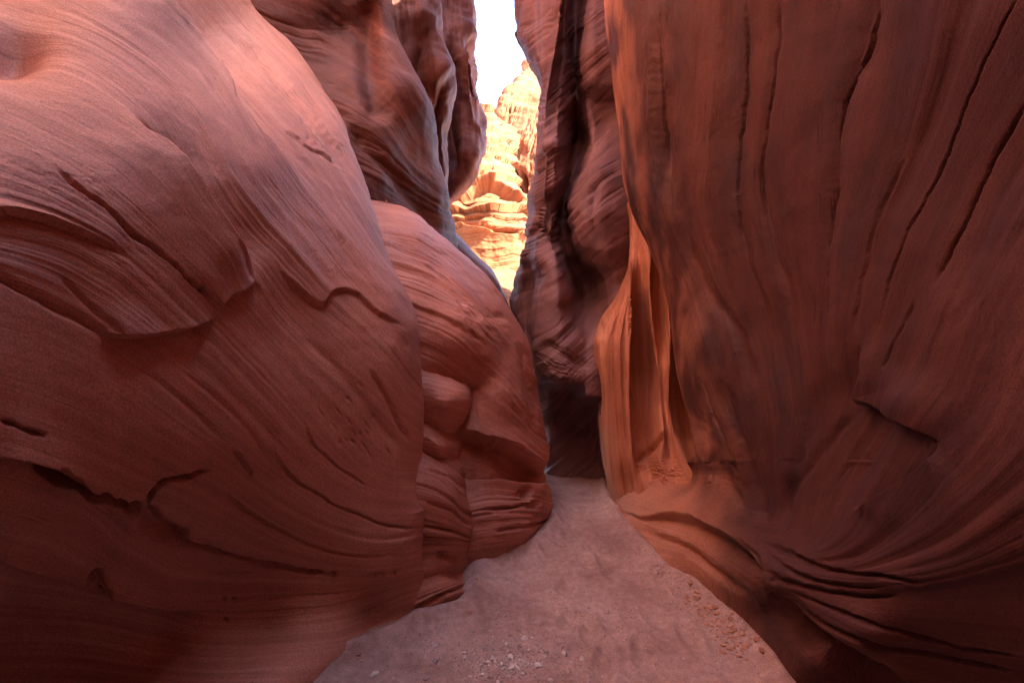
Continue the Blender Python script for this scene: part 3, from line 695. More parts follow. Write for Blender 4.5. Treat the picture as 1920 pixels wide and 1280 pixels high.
# ================================================================== 5 dark carved column right of the slot
GE = [[(900, y0 + 70), (960, y0 + 60), (1020, y0 + 35), (1070, y0 - 10), (1120, y0 - 55), (1200, y0 - 110), (1300, y0 - 150)] for y0 in range(-250, 1200, 75)]
SE = [(-3000, 900), (-300, 945), (0, 966), (60, 966), (100, 985), (150, 1010), (175, 1016), (220, 1008), (290, 1001), (360, 991), (420, 985), (460, 984), (480, 975), (520, 962), (560, 956), (600, 960), (640, 972), (690, 992), (730, 1004), (780, 1008), (1010, 1010)]
DE = Curves([
 (0, [(y, x, d) for (y, x), d in zip(SE[1:], (6.6, 6.3, 6.2, 6.0, 5.7, 5.5, 5.3, 5.25, 5.2, 5.25, 5.3, 5.5, 6.0, 6.2, 6.2, 6.1, 5.7, 5.4, 5.4, 5.1))]),
 (0, [(-300, 1000, 6.2), (0, 1008, 5.85), (100, 1012, 5.55), (150, 1022, 5.35), (200, 1015, 5.2), (300, 1008, 5.12), (400, 1000, 5.15), (450, 990, 5.3), (500, 984, 5.75), (540, 982, 5.95), (620, 986, 6.0), (690, 1003, 5.4), (715, 1012, 5.25), (800, 1018, 5.3), (900, 1025, 5.08), (1010, 1025, 5.0)]),
 (1, [(-300, 1058, 5.1), (0, 1051, 5.1), (53, 1047, 5.08), (97, 1040, 5.05), (145, 1031, 5.05), (189, 1023, 5.03), (246, 1019, 5.0), (300, 1024, 4.95), (380, 1020, 5.0), (440, 1010, 5.0), (480, 1003, 4.95), (520, 1022, 4.88), (561, 1013, 4.8), (610, 1005, 4.75), (659, 1003, 4.75), (702, 1013, 4.7), (714, 1019, 4.68), (724, 1022, 5.15), (800, 1040, 5.25), (900, 1045, 5.03), (1010, 1045, 4.95)]),
 (0, [(-300, 1064, 5.35), (0, 1060, 5.35), (100, 1055, 5.4), (190, 1048, 5.25), (270, 1040, 4.95), (330, 1038, 4.98), (400, 1034, 5.1), (450, 1034, 4.95), (490, 1040, 4.72), (560, 1046, 4.55), (620, 1052, 4.46), (690, 1062, 4.4), (716, 1065, 4.37), (727, 1065, 5.0), (800, 1070, 5.22), (900, 1075, 5.0), (1010, 1075, 4.95)]),
 (0, [(-300, 1080, 5.75), (0, 1078, 5.75), (100, 1078, 5.75), (190, 1080, 5.7), (265, 1082, 6.1), (315, 1078, 5.8), (370, 1058, 5.55), (421, 1053, 5.55), (480, 1066, 5.5), (530, 1094, 5.7), (560, 1100, 5.55), (600, 1098, 4.95), (640, 1104, 4.6), (700, 1102, 4.45), (748, 1100, 4.4), (760, 1100, 4.95), (800, 1100, 5.15), (900, 1105, 4.97), (1010, 1105, 4.9)]),
 (1, [(-300, 1100, 5.35), (0, 1098, 5.35), (100, 1093, 5.28), (145, 1092, 5.33), (190, 1101, 5.45), (246, 1113, 5.35), (281, 1111, 5.2), (342, 1088, 4.98), (386, 1069, 4.88), (413, 1070, 4.86), (461, 1086, 4.82), (496, 1109, 4.85), (527, 1132, 4.88), (560, 1140, 4.82), (620, 1145, 4.6), (700, 1140, 4.5), (778, 1124, 4.42), (800, 1124, 4.95), (900, 1130, 4.9), (1010, 1130, 4.85)]),
 (0, [(-300, 1122, 5.25), (0, 1120, 5.25), (100, 1118, 5.15), (160, 1120, 5.25), (195, 1126, 5.45), (235, 1135, 5.45), (275, 1138, 5.2), (320, 1132, 4.82), (400, 1120, 4.6), (470, 1140, 4.62), (530, 1165, 4.72), (620, 1175, 4.6), (812, 1150, 4.42), (842, 1150, 4.85), (900, 1160, 4.8), (1010, 1160, 4.8)]),
 (0, [(-300, 1300, 5.2), (0, 1300, 5.2), (400, 1290, 5.0), (620, 1280, 4.9), (900, 1280, 4.4), (1010, 1280, 4.4)])])
FE = [('rough', (1060, 690), (50, 30), 25, 6, 4, .02), ('groove', [(1055, 560), (1085, 600), (1110, 650)], 10, .05), ('groove', [(1010, 640), (1050, 660), (1110, 690)], 9, .04), ('groove', [(985, 440), (1010, 425), (1030, 436), (1050, 465)], 6, .06), ('groove', [(1120, 330), (1110, 400), (1130, 470)], 8, .03), ('bump', (1032, 275), (16, 14), 0, .06)]
e1 = rock('carved_rock_column', M_GREY, L=SE,
    R=[(-3000, 1420), (0, 1300), (1010, 1280)], yr=(-3000, 1010), depth=DE, guides=GE, feats=FE, lsil=(24, .45), htop=9.0, strata=((2.2, .03), (6, .014), (16, .007), (40, .0025)), rough=((1.0, .07), (3, .02), (10, .006)), amp0=.9, seed=27., step=1.3)
tag(e1, 'dark fluted rock column carved into hollows and overhangs, in front of the sunlit cliffs', 'rock column')

# ================================================================== 6 orange fluted buttress
GF = [[(1090, 640), (1110, 640), (1118, 760), (1130, 900), (1150, 1000)], [(1150, 480), (1145, 600), (1140, 700), (1145, 800), (1160, 900), (1180, 1010)], [(1180, 400), (1178, 520), (1178, 640), (1180, 760), (1190, 870), (1230, 960)], [(1215, 400), (1212, 520), (1215, 600), (1225, 700), (1230, 800), (1240, 880), (1290, 950)],
      [(1250, 400), (1245, 560), (1250, 680), (1250, 760), (1270, 850), (1320, 940)], [(1300, 400), (1300, 600), (1300, 760), (1320, 850), (1360, 930)]]
SF = [(380, 1176), (410, 1180), (470, 1182), (500, 1177), (560, 1150), (600, 1125), (640, 1108), (680, 1110), (720, 1117), (780, 1122), (840, 1130), (900, 1138), (940, 1142), (970, 1150), (1000, 1150), (1180, 1150)]
DF = Curves([
 (0, [(y, x, d) for (y, x), d in zip(SF, (4.5, 4.48, 4.45, 4.5, 4.55, 4.55, 4.5, 4.45, 4.42, 4.38, 4.32, 4.28, 4.27, 4.27, 4.27, 4.27))]),
 (0, [(380, 1177, 4.46), (410, 1181, 4.44), (500, 1178, 4.38), (560, 1158, 4.35), (600, 1138, 4.24), (640, 1126, 4.17), (720, 1132, 4.12), (800, 1140, 4.12), (860, 1148, 4.08), (910, 1155, 4.12), (945, 1162, 4.05), (1180, 1170, 4.0)]),
 (1, [(380, 1178, 4.45), (410, 1181.5, 4.42), (500, 1179, 4.3), (560, 1166, 4.22), (600, 1150, 4.12), (640, 1140, 4.06), (720, 1143, 4.02), (800, 1151, 4.02), (860, 1158, 3.98), (910, 1164, 4.02), (1180, 1175, 3.95)]),
 (0, [(380, 1179, 4.45), (410, 1182, 4.41), (500, 1180, 4.28), (560, 1170, 4.2), (600, 1156, 4.12), (640, 1149, 4.06), (720, 1151, 4.01), (800, 1158, 4.0), (860, 1165, 3.95), (910, 1170, 4.0), (1180, 1180, 3.9)]),
 (1, [(380, 1180, 4.45), (410, 1182.5, 4.4), (500, 1180.5, 4.24), (560, 1174, 4.1), (600, 1166, 4.02), (640, 1162, 3.97), (720, 1163, 3.92), (800, 1169, 3.9), (860, 1174, 3.88), (910, 1180, 3.92), (1180, 1190, 3.85)]),
 (0, [(380, 1181, 4.45), (410, 1183, 4.4), (500, 1181, 4.24), (560, 1178, 4.09), (600, 1173, 4.02), (640, 1171, 3.98), (720, 1171, 3.93), (800, 1175, 3.9), (860, 1180, 3.87), (910, 1186, 3.88), (1180, 1196, 3.8)]),
 (1, [(380, 1182, 4.44), (410, 1184, 4.38), (480, 1182.5, 4.22), (560, 1182, 4.0), (640, 1181, 3.9), (720, 1179, 3.84), (800, 1181, 3.82), (850, 1185, 3.8), (910, 1194, 3.8), (1180, 1205, 3.7)]),
 (0, [(380, 1190, 4.5), (410, 1193, 4.46), (480, 1200, 4.4), (560, 1203, 4.26), (640, 1208, 4.19), (700, 1214, 4.15), (760, 1211, 4.03), (830, 1210, 3.95), (880, 1214, 3.84), (910, 1220, 3.72), (1180, 1230, 3.6)]),
 (0, [(380, 1200, 4.5), (410, 1205, 4.45), (490, 1219, 4.22), (540, 1217, 4.09), (600, 1221, 4.02), (650, 1228, 4.0), (700, 1236, 3.94), (760, 1240, 3.88), (810, 1246, 3.7), (860, 1240, 3.66), (910, 1250, 3.55), (1180, 1260, 3.4)]),
 (0, [(380, 1212, 4.55), (410, 1222, 4.5), (520, 1236, 4.28), (600, 1240, 4.17), (640, 1242, 4.1), (690, 1245, 3.96), (760, 1247, 3.9), (810, 1254, 3.76), (860, 1256, 3.68), (910, 1270, 3.5), (1180, 1275, 3.4)]),
 (0, [(380, 1228, 4.4), (410, 1232, 4.4), (560, 1255, 4.06), (650, 1256, 3.93), (700, 1253, 3.86), (760, 1252, 3.8), (810, 1263, 3.72), (860, 1280, 3.58), (910, 1300, 3.42), (1180, 1300, 3.3)]),
 (0, [(380, 1300, 4.5), (560, 1282, 4.25), (640, 1284, 4.17), (700, 1286, 4.09), (760, 1286, 4.05), (820, 1302, 3.9), (880, 1322, 3.6), (910, 1340, 3.4), (1180, 1340, 3.2)]),
 (0, [(380, 1420, 4.4), (640, 1420, 4.1), (900, 1430, 3.4), (1180, 1430, 3.1)])])
FF = [('groove', [(1195, 872), (1222, 838), (1248, 805)], 6, .04), ('rough', (1245, 880), (45, 22), 20, 7, 2, .02), ('groove', [(1130, 600), (1118, 680), (1126, 780)], 3, .02)]
f1 = rock('fluted_buttress', M_GLOW, L=SF,
    R=[(380, 1300), (800, 1400), (1180, 1420)], yr=(380, 1180), depth=DF, guides=GF, feats=FF, lsil=(22, .35), strata=((4, .006), (12, .003), (40, .0012)), rough=((1.4, .04), (4, .012), (13, .003)), amp0=.5, seed=31., step=.9)
tag(f1, 'glowing orange fluted buttress with thin upright fins beside the dark carved column', 'rock buttress')

# ================================================================== 7 near right wall
GG = [[(1135, -300), (1135, -60), (1150, 200), (1180, 400), (1245, 560), (1270, 700), (1310, 850), (1335, 970)], [(1200, -60), (1215, 200), (1240, 400), (1300, 560), (1340, 720), (1380, 880), (1400, 1000)],
      [(1300, -300), (1300, -60), (1290, 240), (1290, 400), (1345, 560), (1400, 720), (1430, 880), (1440, 1010)], [(1400, -60), (1390, 300), (1405, 500), (1445, 635), (1470, 780), (1470, 900), (1465, 1000)],
      [(1475, -300), (1455, -60), (1435, 280), (1450, 475), (1480, 635), (1500, 780), (1490, 920), (1480, 1010)], [(1640, -60), (1600, 150), (1570, 350), (1545, 600), (1550, 760), (1520, 880), (1490, 1015)],
      [(1780, -60), (1720, 230), (1625, 470), (1590, 635), (1600, 760), (1530, 900), (1500, 1020)], [(1920, -30), (1780, 260), (1665, 515), (1630, 635), (1610, 740), (1570, 880), (1510, 1025)],
      [(1990, 100), (1830, 350), (1730, 550), (1690, 700), (1640, 850), (1540, 1030)], [(1990, 400), (1850, 600), (1770, 800), (1680, 950), (1570, 1045)], [(1990, 700), (1900, 850), (1760, 980), (1600, 1065)],
      [(2200, 900), (1990, 950), (1850, 1030), (1700, 1080), (1560, 1075), (1430, 1040)], [(1990, 1120), (1800, 1120), (1650, 1120), (1500, 1090), (1420, 1050)], [(2200, 1200), (1990, 1220), (1800, 1200), (1640, 1170), (1500, 1115), (1430, 1065)],
      [(1990, 1290), (1800, 1255), (1640, 1220), (1520, 1150), (1440, 1080), (1330, 990)], [(1750, 1330), (1620, 1250), (1500, 1170), (1400, 1080), (1300, 1010)], [(1500, 1330), (1420, 1230), (1330, 1130), (1200, 1020)]]
GG[0] = [(1135, -300), (1135, -60), (1150, 200), (1180, 400), (1245, 560), (1270, 700), (1300, 850), (1312, 890)]
GG[14] += [(1240, 955), (1150, 930)]; GG[15] += [(1220, 985), (1150, 950)]; GG[1] = GG[1][:-1] + [(1385, 960)]
DG = [(2320, -300, .80), (2320, 0, .80), (2320, 640, .84), (2320, 1280, .9), (1920, -300, 1.1), (1920, 0, 1.14), (1920, 300, 1.24), (1920, 640, 1.2), (1920, 900, 1.18), (1920, 1100, 1.24), (1920, 1280, 1.36), (1920, 1420, 1.5),
      (1600, -300, 1.65), (1600, 0, 1.75), (1600, 300, 1.9), (1600, 640, 1.88), (1600, 800, 1.9), (1600, 1000, 1.78), (1600, 1100, 1.72), (1600, 1200, 1.68), (1600, 1280, 1.82), (1600, 1420, 2.0),
      (1450, -300, 2.1), (1450, 0, 2.25), (1450, 300, 2.45), (1450, 640, 2.45), (1450, 900, 2.38), (1460, 1000, 2.25), (1440, 1080, 2.06), (1440, 1140, 2.2), (1425, 1215, 2.22), (1470, 1285, 1.99), (1430, 1400, 2.25),
      (1300, -300, 2.6), (1300, 0, 2.8), (1300, 300, 3.0), (1300, 640, 3.0), (1310, 800, 3.05), (1340, 900, 2.95), (1345, 990, 2.76), (1290, 985, 2.98), (1230, 990, 3.3), (1142, 946, 4.22), (1172, 990, 3.66), (1165, 925, 4.0), (1200, 925, 3.74), (1250, 920, 3.5), (1300, 910, 3.36), (1300, 872, 3.5), (1255, 893, 3.6), (1210, 910, 3.75), (1200, 965, 3.52), (1142, 1100, 4.3), (1310, 1050, 2.78), (1330, 1113, 2.69), (1330, 1300, 2.8),
      (1150, -300, 3.4), (1150, 0, 3.5), (1160, 200, 3.6), (1190, 400, 3.6), (1260, 600, 3.3), (1310, 860, 3.2), (1200, 1018, 3.38), (1200, 1200, 3.5), (1250, 1068, 2.99)]
FG = [('crack', [(1402, -40), (1397, 175), (1391, 280), (1390, 400), (1405, 500)], 3, .015), ('crack', [(1460, -40), (1451, 125), (1436, 280), (1431, 350), (1450, 475)], 3, .015), ('crack', [(1640, -20), (1622, 100), (1598, 150), (1578, 210), (1574, 320)], 3.5, .018), ('crack', [(1935, 170), (1870, 280), (1830, 350), (1780, 450), (1735, 540)], 3, .015), ('crack', [(1236, 60), (1240, 200), (1252, 330)], 3, .015), ('crack', [(1212, 120), (1216, 240), (1236, 360)], 2.5, .012), ('crack', [(1310, 700), (1350, 800), (1390, 900)], 3, .012), ('crack', [(1700, 560), (1668, 640), (1650, 700)], 3, .012),('crack', [(1930, -60), (1905, 0), (1835, 130), (1780, 260), (1760, 310), (1715, 400), (1665, 515), (1630, 640)], 2.4, .014),
      ('groove', [(1645, -40), (1625, 100), (1600, 150), (1580, 210), (1575, 300), (1570, 350), (1552, 430), (1545, 600), (1550, 700)], 16, 0.013), ('crack', [(1572, 330), (1552, 430), (1546, 520), (1545, 610)], 5, 0.012),
      ('step', [(1645, -40), (1600, 150), (1580, 250), (1570, 350), (1548, 500), (1548, 700)], -.02, 60, 60),
      ('crack', [(1700, 280), (1650, 390), (1625, 470), (1605, 550), (1590, 640)], 4, 0.012), ('groove', [(1457, -40), (1450, 125), (1435, 280), (1430, 350), (1450, 475), (1470, 540), (1480, 640)], 8, 0.011), ('groove', [(1402, -40), (1397, 175), (1390, 280), (1390, 400), (1405, 500), (1430, 575), (1445, 640)], 8, 0.011),
      ('groove', [(1290, 300), (1285, 430), (1320, 530), (1380, 625), (1420, 740)], 12, 0.021), ('groove', [(1360, -40), (1358, 100), (1350, 250), (1350, 380)], 10, 0.009), ('groove', [(1240, 0), (1235, 150), (1250, 300), (1270, 420)], 14, 0.030), ('ridge', [(1215, -40), (1215, 120), (1225, 300), (1262, 450)], 14, 0.024),
      ('groove', [(1930, 180), (1870, 280), (1830, 350), (1780, 450), (1730, 550)], 7, .008), ('groove', [(1960, 380), (1880, 480), (1800, 580), (1760, 640)], 14, 0.007),
      ('groove', [(1530, 700), (1520, 800), (1500, 880), (1475, 960), (1470, 1010)], 12, 0.018), ('step', [(1600, 640), (1620, 700), (1606, 748), (1650, 772), (1692, 790), (1730, 812), (1768, 832)], -.07, 50, 60), ('step', [(1768, 832), (1745, 868), (1690, 910), (1600, 960)], -.05, 40, 60), ('crack', [(1604, 746), (1650, 772), (1692, 792), (1766, 834), (1750, 860)], 5, 0.018), ('groove', [(1600, 760), (1535, 860), (1492, 920), (1475, 1000)], 9, 0.018),
      ('step', [(1150, 950), (1200, 968), (1260, 968), (1320, 985), (1360, 1003), (1400, 1030), (1438, 1076), (1500, 1150), (1600, 1212), (1720, 1300)], -.10, 40, 60), ('crack', [(1390, 1020), (1425, 1050), (1445, 1085)], 6, .03), ('groove', [(1440, 1110), (1520, 1190), (1600, 1240), (1680, 1300)], 26, .09),
      ('crack', [(1400, 1022), (1480, 1040), (1560, 1070), (1650, 1080), (1760, 1090)], 5, .025), ('crack', [(1430, 1066), (1500, 1095), (1560, 1112), (1640, 1118), (1700, 1112)], 5, .025), ('crack', [(1440, 1045), (1520, 1085), (1600, 1100), (1680, 1098)], 4, .02), ('crack', [(1460, 1105), (1540, 1160), (1620, 1195), (1750, 1232), (1920, 1262)], 5, .025), ('crack', [(1480, 1100), (1560, 1140), (1680, 1180), (1800, 1215), (1930, 1230)], 4, .02),
      ('groove', [(1340, 700), (1380, 800), (1420, 900), (1450, 1000)], 14, .03), ('groove', [(1310, 760), (1360, 880), (1400, 960)], 10, .025), ('groove', [(1190, 985), (1230, 1000), (1290, 1030), (1350, 1075), (1400, 1120)], 7, .04),
      ('bump', (1700, 750), (70, 40), 30, .03)]
LG = [(-3000, 1100), (-300, 1128), (0, 1135), (100, 1142), (200, 1150), (300, 1162), (340, 1167), (400, 1182), (460, 1210), (500, 1225), (560, 1245), (620, 1255), (680, 1262), (740, 1280), (800, 1300), (860, 1312), (845, 1310), (868, 1290), (890, 1250), (910, 1203), (928, 1162), (942, 1141), (955, 1142), (1460, 1146)]
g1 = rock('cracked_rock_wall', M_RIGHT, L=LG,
    R=[(-3000, 2340), (1460, 2340)], yr=(-3000, 1460), depth=DG, guides=GG, feats=FG, lsil=(34, .22, 780, 860), wrap_len=1.0, strata=((.8, .03), (2.2, .014), (7, .0035), (22, .0012)), rough=((.9, .05), (3., .014), (10., .003)), amp0=.45, glow_tint=lambda px, py, P: np.maximum(.75 * np.exp(-np.maximum(px - edge_fn(LG, py), 0) / 48.0) * sstep(-.35, .35, fbm(P[..., 0] * 5, P[..., 1] * 5, P[..., 2] * 2.2 + 4, 3)) * (py > -200), sstep(1450, 1230, px + 60 * fbm(P[..., 0] * 3, P[..., 1] * 3, P[..., 2] * 3, 3)) * sstep(820, 930, py + 60 * fbm(P[..., 0] * 4, P[..., 1] * 4, P[..., 2] * 4 + 9, 3)) * .95),
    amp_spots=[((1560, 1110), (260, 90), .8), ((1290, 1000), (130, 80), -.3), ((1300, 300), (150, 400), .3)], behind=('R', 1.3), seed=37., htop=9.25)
tag(g1, 'broad dark red wall with thin cracks fanning upward, undercut where it meets the sand', 'rock wall')

# ================================================================== ground
def ground():
    def axis(lo, hi, fine_lo, fine_hi, st):
        a = [fine_lo]
        while a[-1] > lo: a.append(a[-1] - max(st, (fine_lo - a[-1]) * .5))
        b = [fine_lo]
        while b[-1] < fine_hi: b.append(b[-1] + st)
        while b[-1] < hi: b.append(b[-1] + max(st, (b[-1] - fine_hi) * .5))
        return np.array(sorted(set(a[1:] + b)))
    xs = axis(-400, 400, -1.7, 1.6, .0085); ysx = axis(-400, 600, 1.6, 6.0, .0085)
    X, Y = np.meshgrid(xs, ysx)
    Z = .03 * perlin(X * .9, Y * .9, 1.) + .006 * fbm(X * 4, Y * 4, 2., 3) + .004 * fbm(X * 16, Y * 16, 5., 3)
    near = np.exp(-((X) ** 2 + (Y - 3) ** 2) / 60)
    Z *= near
    # scuffs and old footprints
    r = random.Random(11)
    for k in range(70):
        y = r.uniform(1.9, 4.8); x = r.gauss(.35 - .05 * (y - 2), .42); a = r.uniform(-.5, .5) + (0 if k % 3 else 1.2)
        dx, dy = X - x, Y - y
        u = dx * math.cos(a) + dy * math.sin(a); v = -dx * math.sin(a) + dy * math.cos(a)
        e = (u / .05) ** 2 + (v / .125) ** 2
        Z += r.uniform(.4, 1) * (-.016 * np.exp(-e * 1.2) + .010 * np.exp(-(np.sqrt(e) - 1.35) ** 2 * 6))
    for foot in ([(300, 1290), (560, 1262), (640, 1228), (740, 1190), (800, 1160), (888, 1130), (893, 1068), (905, 1064), (960, 1042), (1000, 1022), (1035, 985), (1041, 962), (1035, 930)],
                 [(1130, 905), (1142, 945), (1172, 990), (1200, 1018), (1250, 1068), (1330, 1115), (1425, 1216), (1470, 1285)]):
        w2 = [((a - CX) / F_PX * fl(b), fl(b)) for a, b in foot]
        m = (np.abs(X) < 3) & (Y > 1) & (Y < 6.5)
        dd, _, _ = poly_dist(X[m], Y[m], smooth_poly(w2, 4))
        Z[m] += (.055 + .045 * perlin(X[m] * 3, Y[m] * 3, 8.)) * np.exp(-(dd / .075) ** 1.3) + .006 * np.exp(-(dd / .2) ** 2) * fbm(X[m] * 22, Y[m] * 22, 4., 2)
    nr, nc = X.shape
    me = bpy.data.meshes.new('sand'); idx = np.arange(nr * nc, dtype=np.int32).reshape(nr, nc)
    q = np.stack([idx[:-1, :-1], idx[:-1, 1:], idx[1:, 1:], idx[1:, :-1]], -1).reshape(-1, 4)
    me.vertices.add(nr * nc); me.vertices.foreach_set('co', np.stack([X, Y, Z], -1).reshape(-1).astype(np.float32))
    me.loops.add(q.size); me.loops.foreach_set('vertex_index', q.reshape(-1)); me.polygons.add(len(q)); me.polygons.foreach_set('loop_start', np.arange(0, q.size, 4, dtype=np.int32))
    me.polygons.foreach_set('use_smooth', np.ones(len(q), bool)); me.update()
    m = bpy.data.materials.new('sand'); m.use_nodes = True; nt = m.node_tree; N = nt.nodes; Lk = nt.links; bs = N['Principled BSDF']
    bs.inputs['Roughness'].default_value = .95; bs.inputs['Specular IOR Level'].default_value = .1
    tc = N.new('ShaderNodeTexCoord')
    def nz(s, det):
        n = N.new('ShaderNodeTexNoise'); n.inputs['Scale'].default_value = s; n.inputs['Detail'].default_value = det; n.inputs['Roughness'].default_value = .65
        Lk.new(tc.outputs['Object'], n.inputs['Vector']); return n.outputs['Fac']
    def rp(f, stops):
        r_ = N.new('ShaderNodeValToRGB'); Lk.new(f, r_.inputs[0]); el = r_.color_ramp.elements
        while len(el) < len(stops): el.new(.5)
        for e, (p, c) in zip(el, stops): e.position = p; e.color = (*c, 1)
        return r_.outputs[0]
    def mx(mode, a, b, f=1.0):
        n = N.new('ShaderNodeMix'); n.data_type = 'RGBA'; n.blend_type = mode
        if isinstance(f, float): n.inputs['Factor'].default_value = f
        else: Lk.new(f, n.inputs['Factor'])
        Lk.new(a, n.inputs[6]); Lk.new(b, n.inputs[7]); return n.outputs[2]
    c = rp(nz(2.2, 5), [(.33, (.36, .225, .19)), (.5, (.49, .335, .285)), (.66, (.56, .41, .355))])
    c = mx('MULTIPLY', c, rp(nz(26, 4), [(.3, (.8, .77, .77)), (.7, (1.12, 1.12, 1.12))]))
    c = mx('MULTIPLY', c, rp(nz(240, 2), [(.3, (.7, .7, .7)), (.7, (1.3, 1.3, 1.3))]))
    Lk.new(c, bs.inputs['Base Color'])
    bp = N.new('ShaderNodeBump'); bp.inputs['Strength'].default_value = .5; bp.inputs['Distance'].default_value = .01
    Lk.new(nz(120, 4), bp.inputs['Height']); Lk.new(bp.outputs[0], bs.inputs['Normal'])
    me.materials.append(m)
    o = bpy.data.objects.new('sand', me); C.objects.link(o); o['kind'] = 'structure'
    return o, X, Y, Z
sand, SX, SY, SZ = ground()

# ================================================================== stones and twigs on the sand
_ix = np.argsort(SX[0]); _gx = SX[0]; _gy = SY[:, 0]
def sand_z(x, y):
    i = int(np.clip(np.searchsorted(_gx, x), 1, len(_gx) - 1)); j = int(np.clip(np.searchsorted(_gy, y), 1, len(_gy) - 1))
    return float(SZ[j, i])
def plain(name, c0, c1, rough=.85):
    m = bpy.data.materials.new(name); m.use_nodes = True; nt = m.node_tree; N = nt.nodes; bs = N['Principled BSDF']; bs.inputs['Roughness'].default_value = rough
    oi = N.new('ShaderNodeObjectInfo'); tc = N.new('ShaderNodeTexCoord'); nz = N.new('ShaderNodeTexNoise'); nz.inputs['Scale'].default_value = 1.5; nz.inputs['Detail'].default_value = 4
    nt.links.new(tc.outputs['Object'], nz.inputs['Vector'])
    ad = N.new('ShaderNodeMath'); ad.operation = 'ADD'; nt.links.new(oi.outputs['Random'], ad.inputs[0]); nt.links.new(nz.outputs['Fac'], ad.inputs[1])
    ml = N.new('ShaderNodeMath'); ml.operation = 'MULTIPLY'; ml.inputs[1].default_value = .6; nt.links.new(ad.outputs[0], ml.inputs[0])
    r = N.new('ShaderNodeValToRGB'); nt.links.new(ml.outputs[0], r.inputs[0])
    r.color_ramp.elements[0].color = (*c0, 1); r.color_ramp.elements[0].position = .2; r.color_ramp.elements[1].color = (*c1, 1); r.color_ramp.elements[1].position = .8
    nt.links.new(r.outputs[0], bs.inputs['Base Color']); return m
M_PEB = plain('pebble_stone', (.22, .16, .15), (.75, .66, .60))
M_CHIP = plain('sandstone_chip', (.36, .16, .09), (.58, .33, .22))
M_TWIG = plain('dry_twig', (.05, .035, .03), (.14, .09, .07))
def stone_mesh(k, mat, flat):
    r = random.Random(100 + k); bm = bmesh.new(); bmesh.ops.create_icosphere(bm, subdivisions=3, radius=1)
    cuts = [Vector((r.gauss(0, 1), r.gauss(0, 1), r.gauss(0, 1))).normalized() for _ in range(9)]
    offs = [r.uniform(.55, .9) for _ in cuts]
    for v in bm.verts:
        for c_, o_ in zip(cuts, offs):
            q_ = v.co.dot(c_) - o_
            if q_ > 0: v.co -= c_ * q_ * .92
        v.co.x *= r_x[k % 4]; v.co.z *= flat
    me = bpy.data.meshes.new('stone'); bm.to_mesh(me); bm.free(); me.materials.append(mat); return me
r_x = (1.0, 1.35, .85, 1.15)
PEB = [stone_mesh(k, M_PEB, .6) for k in range(7)]; CHIP = [stone_mesh(20 + k, M_CHIP, .42) for k in range(7)]
rr = random.Random(21)
def put(name, me, px, py, size, label, cat, group):
    y = fl(py); x = (px - CX) / F_PX * y
    o = bpy.data.objects.new(name, me); C.objects.link(o)
    o.location = (x, y, sand_z(x, y) + size * .12); o.scale = (size,) * 3
    o.rotation_euler = (rr.uniform(-.3, .3), rr.uniform(-.3, .3), rr.uniform(0, 6.28))
    return tag(o, label, cat, group)
for k in range(95):
    put('pebble', PEB[k % 7], rr.gauss(935, 42 if k % 3 else 95), min(1278, max(1175, rr.gauss(1240, 18 if k % 3 else 30))), .005 + .013 * rr.random() ** 2.5, 'small grey pebble in the loose gravel patch in the middle of the sand', 'pebble', 'pebbles of the near gravel patch')
for k in range(75):
    py = 1010 + 265 * rr.random() ** .7; t = (py - 1000) / 280
    px = rr.uniform(1000 - 330 * t, 1180 + 220 * t)
    put('pebble', PEB[k % 7], px, py, .003 + .006 * rr.random() ** 3, 'tiny pale pebble lying alone on the open sand of the path', 'pebble', 'pebbles scattered over the path')
for k in range(120):
    t = rr.random(); px = 1310 + 105 * t + rr.gauss(0, 16) - 8; py = 1112 + 108 * t + rr.gauss(0, 12)
    put('rock_chip', CHIP[k % 7], px - 12, py, .006 + .014 * rr.random() ** 2.2, 'flat orange sandstone chip in the strip of rubble along the broad cracked wall', 'rock chip', 'chips along the broad cracked wall')
put('pebble', PEB[1], 702, 1267, .016, 'single pale pebble by itself near the dark hollow under the huge bulge', 'pebble', None)
put('pebble', PEB[3], 797, 1271, .013, 'single pale pebble between the gravel patch and the huge smooth bulge', 'pebble', None)
def twig_mesh(k):
    r = random.Random(300 + k); bm = bmesh.new(); n = 9; ang = 0; p = Vector((-.5, 0, 0)); rings = []
    for i in range(n):
        ra = .035 * (1 - .7 * i / n)
        rings.append([bm.verts.new(p + Vector((0, math.cos(a_) * ra, math.sin(a_) * ra))) for a_ in (0, 1.57, 3.14, 4.71)])
        ang += r.gauss(0, .35); p = p + Vector((math.cos(ang), math.sin(ang), r.gauss(0, .15))) * .12
    for a_, b_ in zip(rings, rings[1:]):
        for i in range(4): bm.faces.new((a_[i], a_[(i + 1) % 4], b_[(i + 1) % 4], b_[i]))
    me = bpy.data.meshes.new('twig'); bm.to_mesh(me); bm.free(); me.materials.append(M_TWIG); return me
TW = [twig_mesh(k) for k in range(6)]
for k in range(60):
    t = rr.random()
    if k % 3: px, py = 1165 + 160 * t + rr.gauss(0, 25), 1000 + 130 * t + rr.gauss(0, 14)
    else: py = rr.uniform(1060, 1270); px = rr.gauss(1060, 130)
    o = put('twig', TW[k % 6], px, max(py, 960), .012 + .022 * rr.random(), 'short dark dry twig on the sand close to the broad cracked wall' if k % 3 else 'thin dark dry twig out on the open sand of the path', 'twig', 'twigs near the broad cracked wall' if k % 3 else 'twigs on the open path')
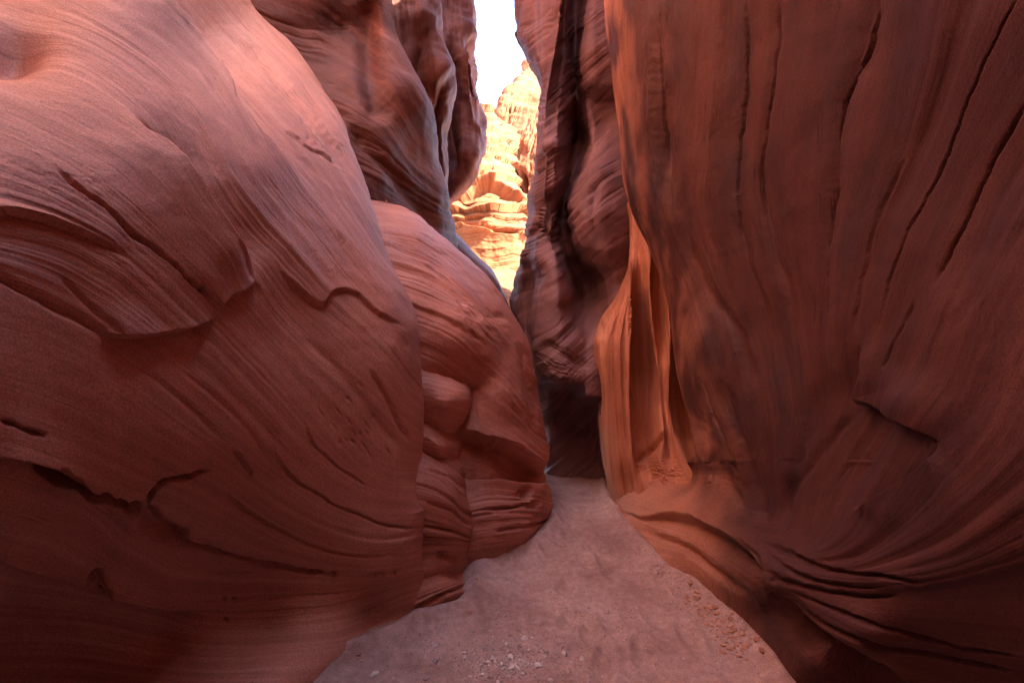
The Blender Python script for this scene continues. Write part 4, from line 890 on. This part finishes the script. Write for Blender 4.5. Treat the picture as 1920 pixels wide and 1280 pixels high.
def gravel():
    base = bmesh.new(); bmesh.ops.create_icosphere(base, subdivisions=1, radius=1)
    bv = np.array([v.co[:] for v in base.verts]); bf = np.array([[v.index for v in f.verts] for f in base.faces]); base.free()
    V, Fc = [], []; n = 0; g = np.random.RandomState(5)
    for k in range(6500):
        if k % 4 == 0: px, py = g.normal(935, 70), g.normal(1238, 28)
        elif k % 4 == 1:
            t = g.rand(); px, py = 1150 + 260 * t + g.normal(0, 26), 985 + 225 * t + g.normal(0, 16)
        else:
            py = 960 + 320 * g.rand() ** .8; t = (py - 960) / 320; px = g.uniform(1030 - 380 * t, 1170 + 270 * t)
        py = max(py, 950); y = fl(py); x = (px - CX) / F_PX * y; sz = .0016 + .0045 * g.rand() ** 3
        M = np.diag([1, g.uniform(.6, 1.2), g.uniform(.4, .8)]); a = g.uniform(0, 6.28); R_ = np.array([[math.cos(a), -math.sin(a), 0], [math.sin(a), math.cos(a), 0], [0, 0, 1]])
        V.append(bv * g.uniform(.75, 1.2, (len(bv), 1)) @ M @ R_ * sz + (x, y, sand_z(x, y) + sz * .2)); Fc.append(bf + n); n += len(bv)
    me = bpy.data.meshes.new('gravel'); me.from_pydata(np.vstack(V).tolist(), [], np.vstack(Fc).tolist()); me.materials.append(M_PEB)
    o = bpy.data.objects.new('gravel', me); C.objects.link(o)
    tag(o, 'fine loose gravel and grit strewn over the sandy path', 'gravel', kind='stuff')
for k in range(45):
    t = rr.random() ** .8; f_ = [(640, 1238), (740, 1203), (800, 1172), (890, 1142), (905, 1078), (960, 1052), (1005, 1032), (1045, 985)]
    q_ = t * (len(f_) - 1); i_ = min(int(q_), len(f_) - 2); u_ = q_ - i_
    put('rock_chip', CHIP[k % 7], f_[i_][0] * (1 - u_) + f_[i_ + 1][0] * u_ + rr.gauss(6, 5), f_[i_][1] * (1 - u_) + f_[i_ + 1][1] * u_ + abs(rr.gauss(4, 6)), .004 + .012 * rr.random() ** 2.5, 'small fallen rock flake on the sand along the foot of the rounded rocks', 'rock chip', 'flakes along the rounded rocks')
gravel()
print('built', round(time.time() - T0, 1))
